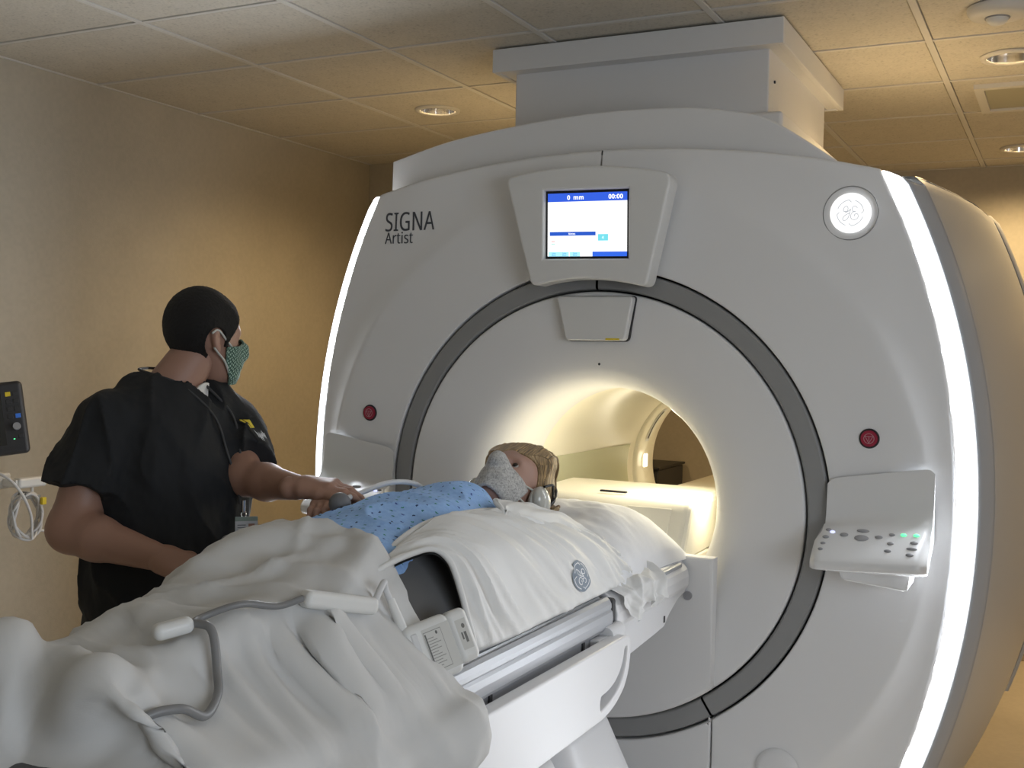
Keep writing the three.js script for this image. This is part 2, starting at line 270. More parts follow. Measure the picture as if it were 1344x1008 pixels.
{ // ceiling: slab, hung tiles, T-rails
  const c = struct('ceiling', box(X0 - 0.1, X1 + 0.1, CE + 0.08, CE + 0.16, Z0 - 0.1, Z1 + 0.1), M.grid, 'dropped ceiling of square white tiles in a grid', 'ceiling');
  const S = 0.6, xs = [], zs = []; for (let k = -3; k <= 6; k++) xs.push(0.25 + S * k + (k > 0 ? -0.01 : 0)); for (let k = -6; k <= 8; k++) zs.push(0.34 + S * k);
  const gx = [X0, ...xs.filter((x) => x > X0 + 0.1 && x < X1 - 0.05), X1], gz = [Z0, ...zs.filter((z) => z > Z0 + 0.1 && z < Z1 - 0.05), Z1];
  const lamps = [[-1.28, -1.18], [1.08, -1.16], [1.05, -2.97]];
  const geos = new Map();
  for (let i = 0; i < gx.length - 1; i++) for (let j = 0; j < gz.length - 1; j++) {
    const w = gx[i + 1] - gx[i], d = gz[j + 1] - gz[j], cx = (gx[i] + gx[i + 1]) / 2, cz = (gz[j] + gz[j + 1]) / 2;
    if (cx > -0.55 && cx < 0.43 && cz < -0.45 && cz > -1.45 && false) continue;
    const lamp = lamps.find(([x, z]) => x > gx[i] && x < gx[i + 1] && z > gz[j] && z < gz[j + 1]);
    let g;
    if (lamp) { const s = shapeOf([[-w / 2 + 0.014, -d / 2 + 0.014], [w / 2 - 0.014, -d / 2 + 0.014], [w / 2 - 0.014, d / 2 - 0.014], [-w / 2 + 0.014, d / 2 - 0.014]]); const h = new THREE.Path(); h.absarc(lamp[0] - cx, -(lamp[1] - cz), 0.083, 0, 2 * Math.PI, true); s.holes.push(h); g = new THREE.ExtrudeGeometry(s, { depth: 0.02, bevelEnabled: false, curveSegments: 40 }).rotateX(-Math.PI / 2).translate(0, -0.01, 0); metric(g); }
    else { const key = w.toFixed(3) + d.toFixed(3); if (!geos.has(key)) { const q = rbox(-w / 2 + 0.014, w / 2 - 0.014, -0.01, 0.01, -d / 2 + 0.014, d / 2 - 0.014, 0.004, 2); geos.set(key, metric(q)); } g = geos.get(key); }
    const m = shade(new THREE.Mesh(g, M.tile)); m.name = 'ceiling_tile'; m.position.set(cx, CE + 0.013 + 0.001 * rnd(), cz); c.add(m);
  }
  for (const x of gx) { const m = shade(new THREE.Mesh(rbox(-0.012, 0.012, 0, 0.012, Z0, Z1, 0.002, 1), M.grid)); m.name = 'ceiling_rail'; m.position.set(x, CE, 0); c.add(m); }
  for (const z of gz) { const m = shade(new THREE.Mesh(rbox(X0, X1, 0, 0.011, -0.009, 0.009, 0.002, 1), M.grid)); m.name = 'ceiling_rail'; m.position.set(0, CE + 0.001, z); c.add(m); }
  const spots = [[...lamps[0], 1.0, 'recessed round downlight in ceiling left of the duct', 0], [...lamps[1], 1, 'recessed round downlight in ceiling beside the square vent', 1], [...lamps[2], 1, 'recessed round downlight in ceiling near the back wall at right', 2]];
  for (const [x, z, s, label] of spots) {
    const t = thing('downlight', label, 'downlight', [x, CE, z], 'recessed ceiling downlights');
    part('trim_ring', new THREE.LatheGeometry([[0.078, -0.001], [0.082, -0.008], [0.1, -0.006], [0.102, 0.002]].map((q) => new THREE.Vector2(...q)), 48).translate(x, CE, z), M.grid, t);
    part('reflector', new THREE.LatheGeometry([[0.079, -0.004], [0.076, 0.02], [0.07, 0.045], [0.06, 0.066]].map((q) => new THREE.Vector2(...q)), 48).translate(x, CE, z), M.chrome, t);
    part('lamp', new THREE.CylinderGeometry(0.058, 0.058, 0.006, 40).translate(x, CE + 0.066, z), M.warmLamp, t);
    const l = new THREE.SpotLight(lin(1, 0.71, 0.36), DOWN_LIGHT * s * 4, 0, 1.4, 0.8, 2); l.position.set(0, -0.006, 0); l.target.position.set(0, -2, 0); l.castShadow = true; l.shadow.radius = 2.4; l.name = 'downlight_beam'; t.add(l, l.target); l.target.name = 'beam_target';
  }
  { // unseen downlights right of the view, placed to warm the rear walls and ceiling
    for (const [x, z, label] of [[2.85, -2.0, 'unseen round downlight out of view right of the vent, placed to warm the rear of the room'], [2.25, -2.97, 'unseen round downlight out of view at the back right, placed to warm the back wall']]) {
      const t = thing('downlight', label, 'downlight', [x, CE, z], 'recessed ceiling downlights');
      part('trim_ring', new THREE.LatheGeometry([[0.0, -0.001], [0.06, -0.001], [0.082, -0.008], [0.1, -0.006], [0.102, 0.002]].map((q) => new THREE.Vector2(...q)), 48).translate(x, CE, z), M.grid, t);
      part('lamp', new THREE.CylinderGeometry(0.058, 0.058, 0.004, 40).translate(x, CE - 0.008, z), M.warmLamp, t);
      const l = new THREE.SpotLight(lin(1, 0.71, 0.36), DOWN_LIGHT * 4, 0, 1.4, 0.8, 2); l.position.set(0, -0.02, 0); l.target.position.set(0, -2, 0); l.castShadow = true; l.shadow.radius = 2.4; l.name = 'downlight_beam'; t.add(l, l.target); l.target.name = 'beam_target';
    }
  }
  { // smoke detector
    const x = 1.075, z = -0.56, t = thing('smoke_detector', 'round cream smoke detector on ceiling at the upper right', 'detector', [x, CE, z]);
    part('base', new THREE.LatheGeometry([[0.001, -0.03], [0.055, -0.03], [0.082, -0.026], [0.092, -0.012], [0.094, 0]].map((q) => new THREE.Vector2(...q)), 48).translate(x, CE, z), M.grid, t);
    part('sensor_head', new THREE.LatheGeometry([[0.001, -0.052], [0.02, -0.05], [0.03, -0.04], [0.034, -0.028]].map((q) => new THREE.Vector2(...q)), 40).translate(x - 0.005, CE, z), M.device, t);
    part('sensor_ring', new THREE.TorusGeometry(0.034, 0.003, 8, 40).rotateX(Math.PI / 2).translate(x - 0.005, CE - 0.031, z), M.key, t);
  }
  { // air vent
    const x0 = 0.93, x1 = 1.38, z0 = -2.02, z1 = -1.55, t = thing('air_vent', 'square ceiling air vent with cream frame beside the right downlight', 'vent', [(x0 + x1) / 2, CE, (z0 + z1) / 2]);
    part('frame', merge([box(x0, x1, CE - 0.014, CE + 0.004, z0, z0 + 0.035), box(x0, x1, CE - 0.014, CE + 0.004, z1 - 0.035, z1), box(x0, x0 + 0.035, CE - 0.014, CE + 0.004, z0 + 0.035, z1 - 0.035), box(x1 - 0.035, x1, CE - 0.014, CE + 0.004, z0 + 0.035, z1 - 0.035)]), M.grid, t);
    part('grille', box(x0 + 0.035, x1 - 0.035, CE - 0.004, CE + 0.002, z0 + 0.035, z1 - 0.035), M.vent, t);
  }
}
{ // enclosure between scanner top and ceiling
  const t = thing('ceiling_duct', 'white boxed duct with flared collar joining scanner top to ceiling', 'duct', [-0.06, 2.15, -0.9]);
  part('duct_box', rbox(-0.52, 0.4, 2.15, CE - 0.003, -1.35, -0.45, 0.006), M.plastic, t);
  const cz0 = -1.42, cz1 = -0.38, cx0 = -0.58, cx1 = 0.46, y0 = 2.508, y1 = CE - 0.004;
  part('collar_board', rbox(cx0, cx1, y0, y1, cz1 - 0.02, cz1, 0.003), M.plastic, t);
  part('collar_board', rbox(cx1 - 0.02, cx1, y0, y1, cz0, cz1 - 0.021, 0.003), M.plastic, t);
  part('collar_board', rbox(cx0, cx0 + 0.02, y0, y1, cz0, cz1 - 0.021, 0.003), M.plastic, t);
  part('collar_board', rbox(cx0 + 0.021, cx1 - 0.021, y0, y1, cz0, cz0 + 0.02, 0.003), M.plastic, t);
  part('collar_underside', merge([box(cx0 + 0.02, cx1 - 0.02, y0 + 0.004, y0 + 0.012, -0.452, cz1 - 0.02), box(0.398, cx1 - 0.02, y0 + 0.004, y0 + 0.012, cz0 + 0.02, -0.45), box(cx0 + 0.02, -0.518, y0 + 0.004, y0 + 0.012, cz0 + 0.02, -0.45)]), M.plastic, t);
  part('screw', cyl([0.4, 2.42, -0.52], [0.404, 2.42, -0.52], 0.005), M.rubber, t);
}

// ---------------------------------------------------------------- the scanner
const emblem = (c, R, ink, wide) => {   // round monogram centred at 0, 0
  c.strokeStyle = ink; c.lineCap = 'round'; c.lineJoin = 'round'; c.lineWidth = wide * R;
  for (const a of [0.35, 1.92, 3.49, 5.06]) { c.beginPath(); c.arc(0, 0, R * 0.86, a, a + 1.12); c.stroke(); c.beginPath(); c.moveTo(R * 0.86 * Math.cos(a + 1.12), R * 0.86 * Math.sin(a + 1.12)); c.lineTo(R * 0.72 * Math.cos(a + 1.3), R * 0.72 * Math.sin(a + 1.3)); c.stroke(); }
  const P = (a) => { c.beginPath(); c.moveTo(a[0] * R, a[1] * R); for (let i = 2; i < a.length; i += 6) c.bezierCurveTo(...a.slice(i, i + 6).map((q) => q * R)); c.stroke(); };
  P([-0.3, -0.12, -0.5, 0.0, -0.5, -0.4, -0.28, -0.45, -0.08, -0.45, -0.12, -0.1, -0.32, -0.05, -0.15, -0.05, -0.05, -0.2, 0.02, -0.25, -0.05, 0.1, -0.1, 0.45, -0.35, 0.5, -0.6, 0.5, -0.5, 0.15, -0.05, 0.02]);
  P([0.45, -0.3, 0.4, -0.5, 0.1, -0.5, 0.12, -0.22, 0.14, -0.05, 0.3, -0.05, 0.35, -0.1, 0.15, -0.1, -0.02, 0.1, 0.05, 0.32, 0.12, 0.55, 0.55, 0.5, 0.52, 0.2, 0.5, 0.0, 0.25, 0.05, 0.27, 0.22]);
};
const xin = (y) => -1.056 + Math.sqrt(2.1 * 2.1 - (y - 1.09) ** 2);
const ytop = (x) => 2.135 - 0.105 * (x / 0.845) ** 2;
function zf(x, y) {  // shape of the front cover
  const r = Math.hypot(x, y - YC), d = xin(clamp(y, 0, 2.1)) - Math.abs(x), t = clamp((r - 0.975) / 0.12, 0, 1);
  return -0.02 * (1 - (1 - t) * (1 - t)) - 0.012 * (1 - sst(0, 0.16, d));
}
const scanner = thing('mri_scanner', 'large white ring-shaped scanner with glowing side strips and lit bore', 'scanner', [0, FL, -0.85]);
{
  const outline = (th) => { // distance from the axis to the edge of the front cover
    const c = Math.cos(th), s = Math.sin(th); let r = 0.7;
    for (; r < 2.2; r += 0.002) { const x = c * r, y = YC + s * r; if (y > ytop(x) || y < FL + 0.03 || Math.abs(x) > xin(clamp(y, -0.1, 2.14))) break; }
    return r - 0.001;
  };
  const cover = (t0, t1, rmin, rmax, n, m) => {
    const ths = []; for (let i = 0; i <= n; i++) ths.push(lerp(t0, t1, i / n));
    for (const sx of [1, -1]) for (const [cx, cy] of [[0.843, 2.03], [0.843, FL + 0.03]]) { const y = cy, x = sx * (cy > 1 ? cx : xin(cy)); let a = Math.atan2(y - YC, x); for (const k of [a, a + 2 * Math.PI, a - 2 * Math.PI]) if (k > t0 && k < t1) ths.push(k); }
    ths.sort((a, b) => a - b);
    const rows = ths.map((th) => {
      const c = Math.cos(th), s = Math.sin(th), a = rmin(th), b = rmax(th), row = [], at = (r, dz) => row.push([c * r, YC + s * r, zf(c * r, YC + s * r) + dz]);
      at(a, -0.05); at(a, -0.006); at(a + 0.0015, -0.0018); at(a + 0.005, 0);
      for (let j = 1; j < m; j++) at(lerp(a + 0.005, b - 0.012, j / m), 0);
      at(b - 0.012, 0); at(b - 0.005, -0.0015); at(b - 0.001, -0.006); at(b, -0.014); at(b, -0.08);
      return row;
    });
    return gridGeo(rows, false, (p) => [p[0], p[1]]);
  };
  const D = Math.PI / 180, rr = 0.7225, seamX = 0.397, aS = -Math.acos(seamX / rr), aB = Math.atan2(FL + 0.03 - YC, seamX);
  const g2 = 0.0022, gapA = (r) => g2 / r;
  part('front_cover', cover(aB, 90 * D - gapA(0.9), (th) => Math.max(rr, th < aS ? (seamX + g2) / Math.cos(th) : 0), outline, 150, 26), M.plastic, scanner);
  part('front_cover', cover(90 * D + gapA(0.9), 180 * D - aB, (th) => { const q = 180 * D - th; return Math.max(rr, q < aS ? (seamX + g2) / Math.cos(q) : 0); }, outline, 150, 26), M.plastic, scanner);
  part('lower_cover', cover(-180 * D - aS + 0.003, aS - 0.003, () => rr, (th) => Math.min(outline(th), (seamX - g2) / Math.max(1e-3, Math.abs(Math.cos(th)))), 60, 10), M.plastic, scanner);
  // backing behind the gaps
  part('cover_backing', new THREE.RingGeometry(0.64, 1.02, 96, 1).translate(0, YC, -0.075), M.gap, scanner);
  // grey trim ring in segments
  const segs = [[-56 * D, 89.6 * D], [90.3 * D, 235.6 * D], [236.2 * D, 303.4 * D]];
  for (const [a, b] of segs) {
    const rows = []; for (let i = 0; i <= 90; i++) { const th = lerp(a, b, i / 90), c = Math.cos(th), s = Math.sin(th); rows.push([[0.656, -0.05], [0.656, -0.008], [0.66, -0.003], [0.664, -0.002], [0.709, -0.002], [0.713, -0.004], [0.7165, -0.01], [0.7165, -0.05]].map(([r, z]) => [c * r, YC + s * r, z])); }
    part('trim_ring_segment', gridGeo(rows), M.ring, scanner);
  }
  // funnel from the ring into the bore
  const prof = [[0.352, -0.34], [0.352, -0.22], [0.354, -0.17], [0.36, -0.125], [0.373, -0.088], [0.392, -0.06], [0.42, -0.038], [0.46, -0.021], [0.51, -0.011], [0.57, -0.005], [0.62, -0.002], [0.642, -0.001], [0.647, -0.003], [0.65, -0.008], [0.65, -0.05]];
  const rows = []; for (let i = 0; i <= 160; i++) { const th = i / 160 * 2 * Math.PI, c = Math.cos(th), s = Math.sin(th); rows.push(prof.map(([r, z]) => [c * r, YC + s * r, z])); }
  part('bore_funnel', gridGeo(rows, false, (p) => [p[0], p[1]]), M.plastic, scanner);
  // bore liner in two sleeves, rear funnel
  const ringTube = (pr, n = 120) => { const q = []; for (let i = 0; i <= n; i++) { const th = i / n * 2 * Math.PI, c = Math.cos(th), s = Math.sin(th); q.push(pr.map(([r, z]) => [c * r, YC + s * r, z])); } return gridGeo(q); };
  part('bore_liner', ringTube([[0.36, -0.342], [0.352, -0.342], [0.352, -0.8], [0.352, -1.3], [0.36, -1.303]]), M.bore, scanner);
  part('bore_liner_backing', ringTube([[0.366, -0.3], [0.366, -1.4]]), M.gap, scanner);
  part('rear_funnel', ringTube([[0.37, -1.306], [0.345, -1.308], [0.34, -1.33], [0.338, -1.42], [0.342, -1.5], [0.352, -1.56], [0.372, -1.61], [0.41, -1.64], [0.5, -1.655]]), M.bore, scanner);
  for (const sx of [-1, 1]) { // pale green strip along each side of the bore
    const q = []; for (let i = 0; i <= 20; i++) { const z = lerp(-0.36, -1.235, i / 20), row = []; for (let j = 0; j <= 8; j++) { const a = lerp(-12, 15, j / 8) * D; row.push([sx * 0.3495 * Math.cos(a), YC + 0.3495 * Math.sin(a), z]); } q.push(row); }
    part('bore_side_strip', gridGeo(q), M.boreGreen, scanner, 'pale green strip inside the bore');
  }
  { // black slot on the rear funnel, with its pale bezel
    const arc = (r, a0, a1, w, z) => { const q = []; for (let i = 0; i <= 24; i++) { const a = lerp(a0, a1, i / 24) * D, row = []; for (const dz of [-w, w]) row.push([Math.cos(a) * r, YC + Math.sin(a) * r, z + dz]); q.push(row); } return gridGeo(q); };
    part('rear_slot_bezel', arc(0.3365, 136, 164, 0.022, -1.4), M.device, scanner);
    part('rear_slot', arc(0.3355, 138, 162, 0.007, -1.4), M.black, scanner, 'black curved slot at the back of the bore');
    for (const sx of [-1, 1]) {
      part('bore_lamp', rbox(sx * 0.336 - 0.003, sx * 0.336 + 0.003, 1.03, 1.085, -1.44, -1.4, 0.002), M.boreLamp, scanner, 'small glowing bore lamp out of view, placed to light the bore mouth');
      rectLight(lin(1, 0.9, 0.66), BORE_LIGHT * 6, 0.04, 0.055, [sx * 0.331, 1.0575, -1.42], [0, 1.0575, -1.3]);
    }
    for (const a of [14, 52]) { // unseen front lamps hidden behind the mouth at right, placed to light the funnel
      const c = Math.cos(a * D), q = Math.sin(a * D), g = new RoundedBoxGeometry(0.006, 0.11, 0.05, 2, 0.002).rotateZ(a * D).translate(0.3495 * c, YC + 0.3495 * q, -0.2);
      part('bore_lamp', g, M.boreLamp, scanner, 'small glowing bore lamp out of view, placed to light the bore mouth');
      rectLight(lin(1, 0.9, 0.66), BORE_LIGHT * 8, 0.05, 0.1, [0.344 * c, YC + 0.344 * q, -0.2], [0, YC, -0.12]);
    }
  }
  // glowing side strips, grey bands, side covers
  const ys = []; for (let i = 0; i <= 60; i++) ys.push(lerp(FL + 0.03, 2.03, i / 60));
  for (const sx of [1, -1]) {
    const ribbon = (pts, wrap = 1) => gridGeo(ys.map((y) => pts.map(([dx, z]) => [sx * (xin(y) + dx), Math.min(y, ytop(xin(y)) - 0.003 - Math.max(0, dx) * 0.35), z])), false, (p) => [p[2] * 1, p[1]]);
    part('light_strip', ribbon([[0.001, -0.075], [0.001, -0.04], [0.006, -0.0355], [0.014, -0.036], [0.028, -0.044], [0.04, -0.058], [0.046, -0.07], [0.047, -0.11]]), M.light, scanner, 'curved white glowing light strip');
    for (let k = 0; k < 16; k++) { const y = lerp(-0.01, 1.965, k / 15), dy = 0.128, a = [sx * (xin(y) + 0.034), y, -0.057]; const l = rectLight(lin(0.9, 0.96, 1.04), STRIP_LIGHT, 0.042, dy, [a[0], a[1], -0.041], [a[0] + sx * 0.35, y, 3]); l.rotateZ(sx * Math.atan((y - 1.09) / 2.1)); }
    part('grey_band', ribbon([[0.048, -0.14], [0.048, -0.077], [0.052, -0.074], [0.06, -0.082], [0.075, -0.11], [0.087, -0.13], [0.09, -0.15]]), M.band, scanner);
    const cs = [[0.088, -0.132], [0.09, -0.135], [0.1, -0.17], [0.118, -0.26], [0.14, -0.38], [0.165, -0.52], [0.188, -0.68], [0.204, -0.84], [0.213, -0.98], [0.214, -1.02]];
    const cs2 = [[0.216, -1.02], [0.226, -1.024], [0.228, -1.04], [0.226, -1.2], [0.205, -1.4], [0.16, -1.56], [0.08, -1.65], [-0.05, -1.66]];
    const sideRows = (c, y0, y1, n) => { const q = []; for (let i = 0; i <= n; i++) { const y = lerp(y0, y1, i / n), e = sst(y1 - 0.02, y1 + 0.012, y); q.push(c.map(([dx, z]) => [sx * (xin(y) + dx - 0.02 * e), y, z])); } return gridGeo(q, false, (p) => [p[2], p[1]]); };
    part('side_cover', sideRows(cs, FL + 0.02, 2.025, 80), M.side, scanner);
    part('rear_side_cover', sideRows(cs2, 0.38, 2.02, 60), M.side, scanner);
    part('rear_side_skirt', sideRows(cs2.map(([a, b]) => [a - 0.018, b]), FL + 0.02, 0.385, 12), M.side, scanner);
  }
  { // flat top of the body, rear plate, crown
    const zz = [-0.1, -0.2, -0.4, -0.7, -1, -1.3, -1.5, -1.62, -1.655], off = [0.07, 0.1, 0.135, 0.185, 0.205, 0.215, 0.18, 0.1, 0.0];
    const q = zz.map((z, i) => { const r = []; for (let j = 0; j <= 10; j++) r.push([lerp(-1, 1, j / 10) * (xin(2.02) + off[i]), 2.02 + 0.02 * (1 - (j / 5 - 1) ** 2), z]); return r; });
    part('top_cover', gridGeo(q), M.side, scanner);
    const rp = []; for (let i = 0; i <= 120; i++) { const th = i / 120 * 2 * Math.PI, c = Math.cos(th), s = Math.sin(th), b = outline(th) - 0.03; rp.push([[c * 0.49, YC + s * 0.49, -1.656], [c * b, YC + s * b, -1.66]]); }
    part('rear_cover', gridGeo(rp), M.plastic, scanner);
    const cr = [[-0.835, 1.96], [-0.832, 2.165]]; const cp = [[-0.6, 2.222], [-0.32, 2.259], [-0.05, 2.277], [0.2, 2.272], [0.35, 2.252], [0.49, 2.212], [0.68, 2.085], [0.72, 1.96]];
    const sh = new THREE.Shape(); sh.moveTo(...cr[0]); sh.lineTo(...cr[1]); sh.splineThru(cp.slice(0, 7).map((a) => new THREE.Vector2(...a))); sh.lineTo(...cp[7]); sh.closePath();
    part('crown_cover', extr(sh, 1.3, 0.006, 2, 40).translate(0, 0, -1.43), M.plastic, scanner);
    part('crown_pedestal', rbox(-0.56, 0.46, 2.2, 2.3, -1.4, -0.4, 0.015), M.plastic, scanner);
  }
  { // display panel
    const sh = new THREE.Shape(); const y0 = 1.712, z0 = 0.02;
    const P = [[-0.255, 2.048], [0.248, 2.034], [0.196, 1.708], [-0.172, 1.714]];
    sh.moveTo(-0.268, 2.03); sh.quadraticCurveTo(-0.266, 2.046, -0.245, 2.05); sh.quadraticCurveTo(-0.01, 2.092, 0.232, 2.04); sh.quadraticCurveTo(0.262, 2.034, 0.258, 2.0);
    sh.lineTo(0.2, 1.73); sh.quadraticCurveTo(0.196, 1.706, 0.172, 1.71); sh.quadraticCurveTo(0.0, 1.752, -0.15, 1.716); sh.quadraticCurveTo(-0.178, 1.708, -0.184, 1.735); sh.closePath();
    const hole = new THREE.Path(); hole.moveTo(-0.137, 1.794); hole.lineTo(0.136, 1.79); hole.lineTo(0.132, 1.996); hole.lineTo(-0.141, 2.0); hole.closePath(); sh.holes.push(hole);
    const pan = part('display_panel', extr(sh, 0.075, 0.008, 3, 24).translate(0, 0, 0.02), M.panel, scanner);
    part('bezel', extr(shapeOf([[-0.145, 1.786], [0.144, 1.782], [0.14, 2.004], [-0.149, 2.008]]), 0.04, 0.002).translate(0, 0, 0.038), M.black, pan);
    const tex = canvasTex(768, 576, (c, w, h) => {
      c.fillStyle = '#ffffff'; c.fillRect(0, 0, w, h); c.fillStyle = '#2f57c9'; c.fillRect(0, 0, w, 78); c.fillStyle = '#fff'; c.font = 'bold 56px sans-serif'; c.fillText('0  mm', 190, 60); c.fillText('00:00', 590, 60);
      c.fillStyle = '#f1f3f8'; c.font = '24px sans-serif'; for (let i = 0; i < 2; i++) c.fillRect(40 + i * 150, 100, 100 + i * 90, 18); for (let i = 0; i < 2; i++) c.fillRect(110, 230 + i * 40, 300, 18);
      c.fillStyle = '#2450b4'; c.fillRect(20, 352, 450, 36); c.fillStyle = '#fff'; c.font = 'bold 24px sans-serif'; c.fillText('Notes', 205, 379);
      c.fillStyle = '#6cc8d4'; c.fillRect(492, 376, 98, 60); c.fillStyle = '#dff'; c.font = 'bold 34px sans-serif'; c.fillText('4', 530, 418);
      c.fillStyle = '#e07070'; c.fillRect(36, 436, 36, 7); c.fillStyle = '#70c8b8'; c.fillRect(36, 462, 36, 7); c.fillStyle = '#e8eef4'; c.fillRect(500, 480, 240, 10);
      c.fillStyle = '#2f5fd0'; c.fillRect(440, 534, 328, 42); c.fillStyle = '#9fdcf0'; for (const x of [10, 110, 220]) c.fillRect(x, 536, 100, 40); c.fillStyle = '#4aa0d0'; c.font = 'bold 16px sans-serif'; for (const x of [40, 145, 250]) { c.fillText('Table', x, 554); c.fillText('Move', x, 571); }
    });
    const sm = new THREE.MeshStandardMaterial({ color: 0x000000, roughness: 0.15, emissive: 0xffffff, emissiveMap: tex, emissiveIntensity: 1.35 });
    const sg = gridGeo([[[-0.129, 1.802, 0.0815], [0.128, 1.798, 0.0815]], [[-0.133, 1.992, 0.0815], [0.124, 1.988, 0.0815]]]);
    part('screen', sg, sm, pan, 'lit display with blue header reading 0 mm and 00:00');
    rectLight(lin(0.9, 0.95, 1), 1.2, 0.26, 0.19, [0, 1.895, 0.1], [0, 1.895, 2]);
  }
  { // sensor cover below the ring
    const q = [[-0.121, 1.684], [0.13, 1.683], [0.106, 1.55], [-0.087, 1.549]];
    const body = part('sensor_cover', extr(roundedPoly(q, 0.012), 0.04, 0.006, 3).translate(0, 0, -0.012), M.panel, scanner);
    part('sensor_gap', extr(roundedPoly(q.map(([x, y]) => [x * 1.035 + 0.0002, (y - 1.617) * 1.035 + 1.617]), 0.014), 0.012).translate(0, 0, -0.01), M.gap, body);
    part('sensor_label', box(0.045, 0.09, 1.551, 1.557, 0.02, 0.0285), M.yellow, body, 'small yellow label');
    part('pinhole', new THREE.CircleGeometry(0.004, 16).translate(0.016, 1.478, -0.0125 + 0.0135), M.gap, scanner);
  }
  // dock panel under the bore
  {
    const sh = new THREE.Shape(); sh.moveTo(-0.402, 0.925); sh.lineTo(0.402, 0.925); sh.lineTo(0.402, 0.54); const a0 = -Math.acos(0.402 / 0.648); sh.lineTo(0.402, YC + Math.sin(a0) * 0.648); sh.absarc(0, YC, 0.648, a0, Math.PI - a0 - 2 * Math.PI + 0, true); sh.closePath();
    part('dock_panel', extr(sh, 0.05, 0.012, 3, 60).translate(0, 0, -0.012), M.plastic, scanner);
    part('dock_bolt', cyl([0.328, 0.81, 0.03], [0.328, 0.81, 0.044], 0.013), M.steel, scanner);
    part('dock_bolt', cyl([-0.328, 0.81, 0.03], [-0.328, 0.81, 0.044], 0.013), M.steel, scanner);
    part('lower_dome', new THREE.LatheGeometry([[0.001, 0.022], [0.045, 0.018], [0.06, 0.008], [0.062, 0]].map((p) => new THREE.Vector2(...p)), 40).rotateX(Math.PI / 2).translate(0.593, 0.335, 0.0), M.plastic, scanner);
    // shelf of the bore and the rear bridge
    part('bore_bridge', rbox(-0.29, 0.3, 0.86, 0.905, -1.55, 0.02, 0.01), M.bore, scanner);
    part('bore_bridge_rail', rbox(0.2, 0.275, 0.905, 0.918, -1.5, -0.32, 0.004), M.bore, scanner);
    part('bore_bridge_slot', box(0.24, 0.29, 0.9055, 0.909, -0.34, -0.3), M.gap, scanner);
    part('rear_shelf', rbox(-0.24, 0.26, 0.86, 0.95, -2.4, -1.5, 0.03), M.bore, scanner);
  }
  // round emblem lamp
  {
    const ex = 0.746, ey = 1.914, ez = zf(0.746, 1.914);
    const b = part('emblem_rim', new THREE.TorusGeometry(0.074, 0.0016, 8, 64).translate(ex, ey, ez + 0.001), M.ring, scanner);
    const tex = canvasTex(512, 512, (c, w, h) => { c.fillStyle = '#ffffff'; c.fillRect(0, 0, w, h); c.translate(w / 2, h / 2); emblem(c, 190, '#8d949c', 0.05); });
    const mm = new THREE.MeshStandardMaterial({ color: lin(0.5, 0.5, 0.5), roughness: 0.3, emissive: 0xffffff, emissiveMap: tex, emissiveIntensity: 1.05 });
    const g = new THREE.CylinderGeometry(0.055, 0.0555, 0.008, 64); g.rotateX(Math.PI / 2).translate(ex, ey, ez + 0.002); const p = g.attributes.position, uv = g.attributes.uv; for (let i = 0; i < p.count; i++) uv.setXY(i, 0.5 + (p.getX(i) - ex) / 0.112, 0.5 + (p.getY(i) - ey) / 0.112);
    part('emblem_lamp', g, mm, b, 'glowing round white emblem with script monogram');
    rectLight(lin(0.95, 0.98, 1), 4, 0.09, 0.09, [ex, ey, ez + 0.009], [ex, ey, 2]);
  }
  // stop buttons
  for (const sx of [-1, 1]) {
    const bx = sx * 0.818, by = 1.293, bz = zf(bx, by), b = part('stop_button', new THREE.CylinderGeometry(0.022, 0.0235, 0.01, 40).rotateX(Math.PI / 2).translate(bx, by, bz + 0.003), M.red, scanner, 'round dark red stop button');
    part('button_rim', new THREE.TorusGeometry(0.0245, 0.003, 8, 40).translate(bx, by, bz + 0.001), M.gap, b);
    part('button_mark', merge([new THREE.TorusGeometry(0.0135, 0.0008, 6, 32), ...[0, 1, 2].map((k) => { const a = Math.PI / 2 + k * 2.0944 + Math.PI, c = a + 2.0944; return cyl([0.012 * Math.cos(a), 0.012 * Math.sin(a), 0], [0.012 * Math.cos(c), 0.012 * Math.sin(c), 0], 0.0008, 0.0008, 6); }), cyl([0, -0.006, 0], [0, 0.006, 0], 0.0008, 0.0008, 6)]).translate(bx, by, bz + 0.0083), M.redMark, b);
  }
  // lettering
  const lettering = (s, x, y, h, w) => { const g = text(s, h, 0.0012); g.computeBoundingBox(); const bb = g.boundingBox; g.translate(-bb.min.x, -bb.min.y, 0).scale(w / (bb.max.x - bb.min.x), 1, 1); const p = g.attributes.position; for (let i = 0; i < p.count; i++) { const px = p.getX(i) + x, py = p.getY(i) + y; p.setXYZ(i, px, py, p.getZ(i) + zf(px, py) + 0.0004); } g.computeVertexNormals(); return g; };
  part('lettering', lettering('SIGNA', -0.787, 1.908, 0.062, 0.197), M.letter, scanner, 'thin dark letters reading SIGNA');
  part('lettering', lettering('Artist', -0.787, 1.866, 0.038, 0.113), M.letter, scanner, 'thin dark letters reading Artist');
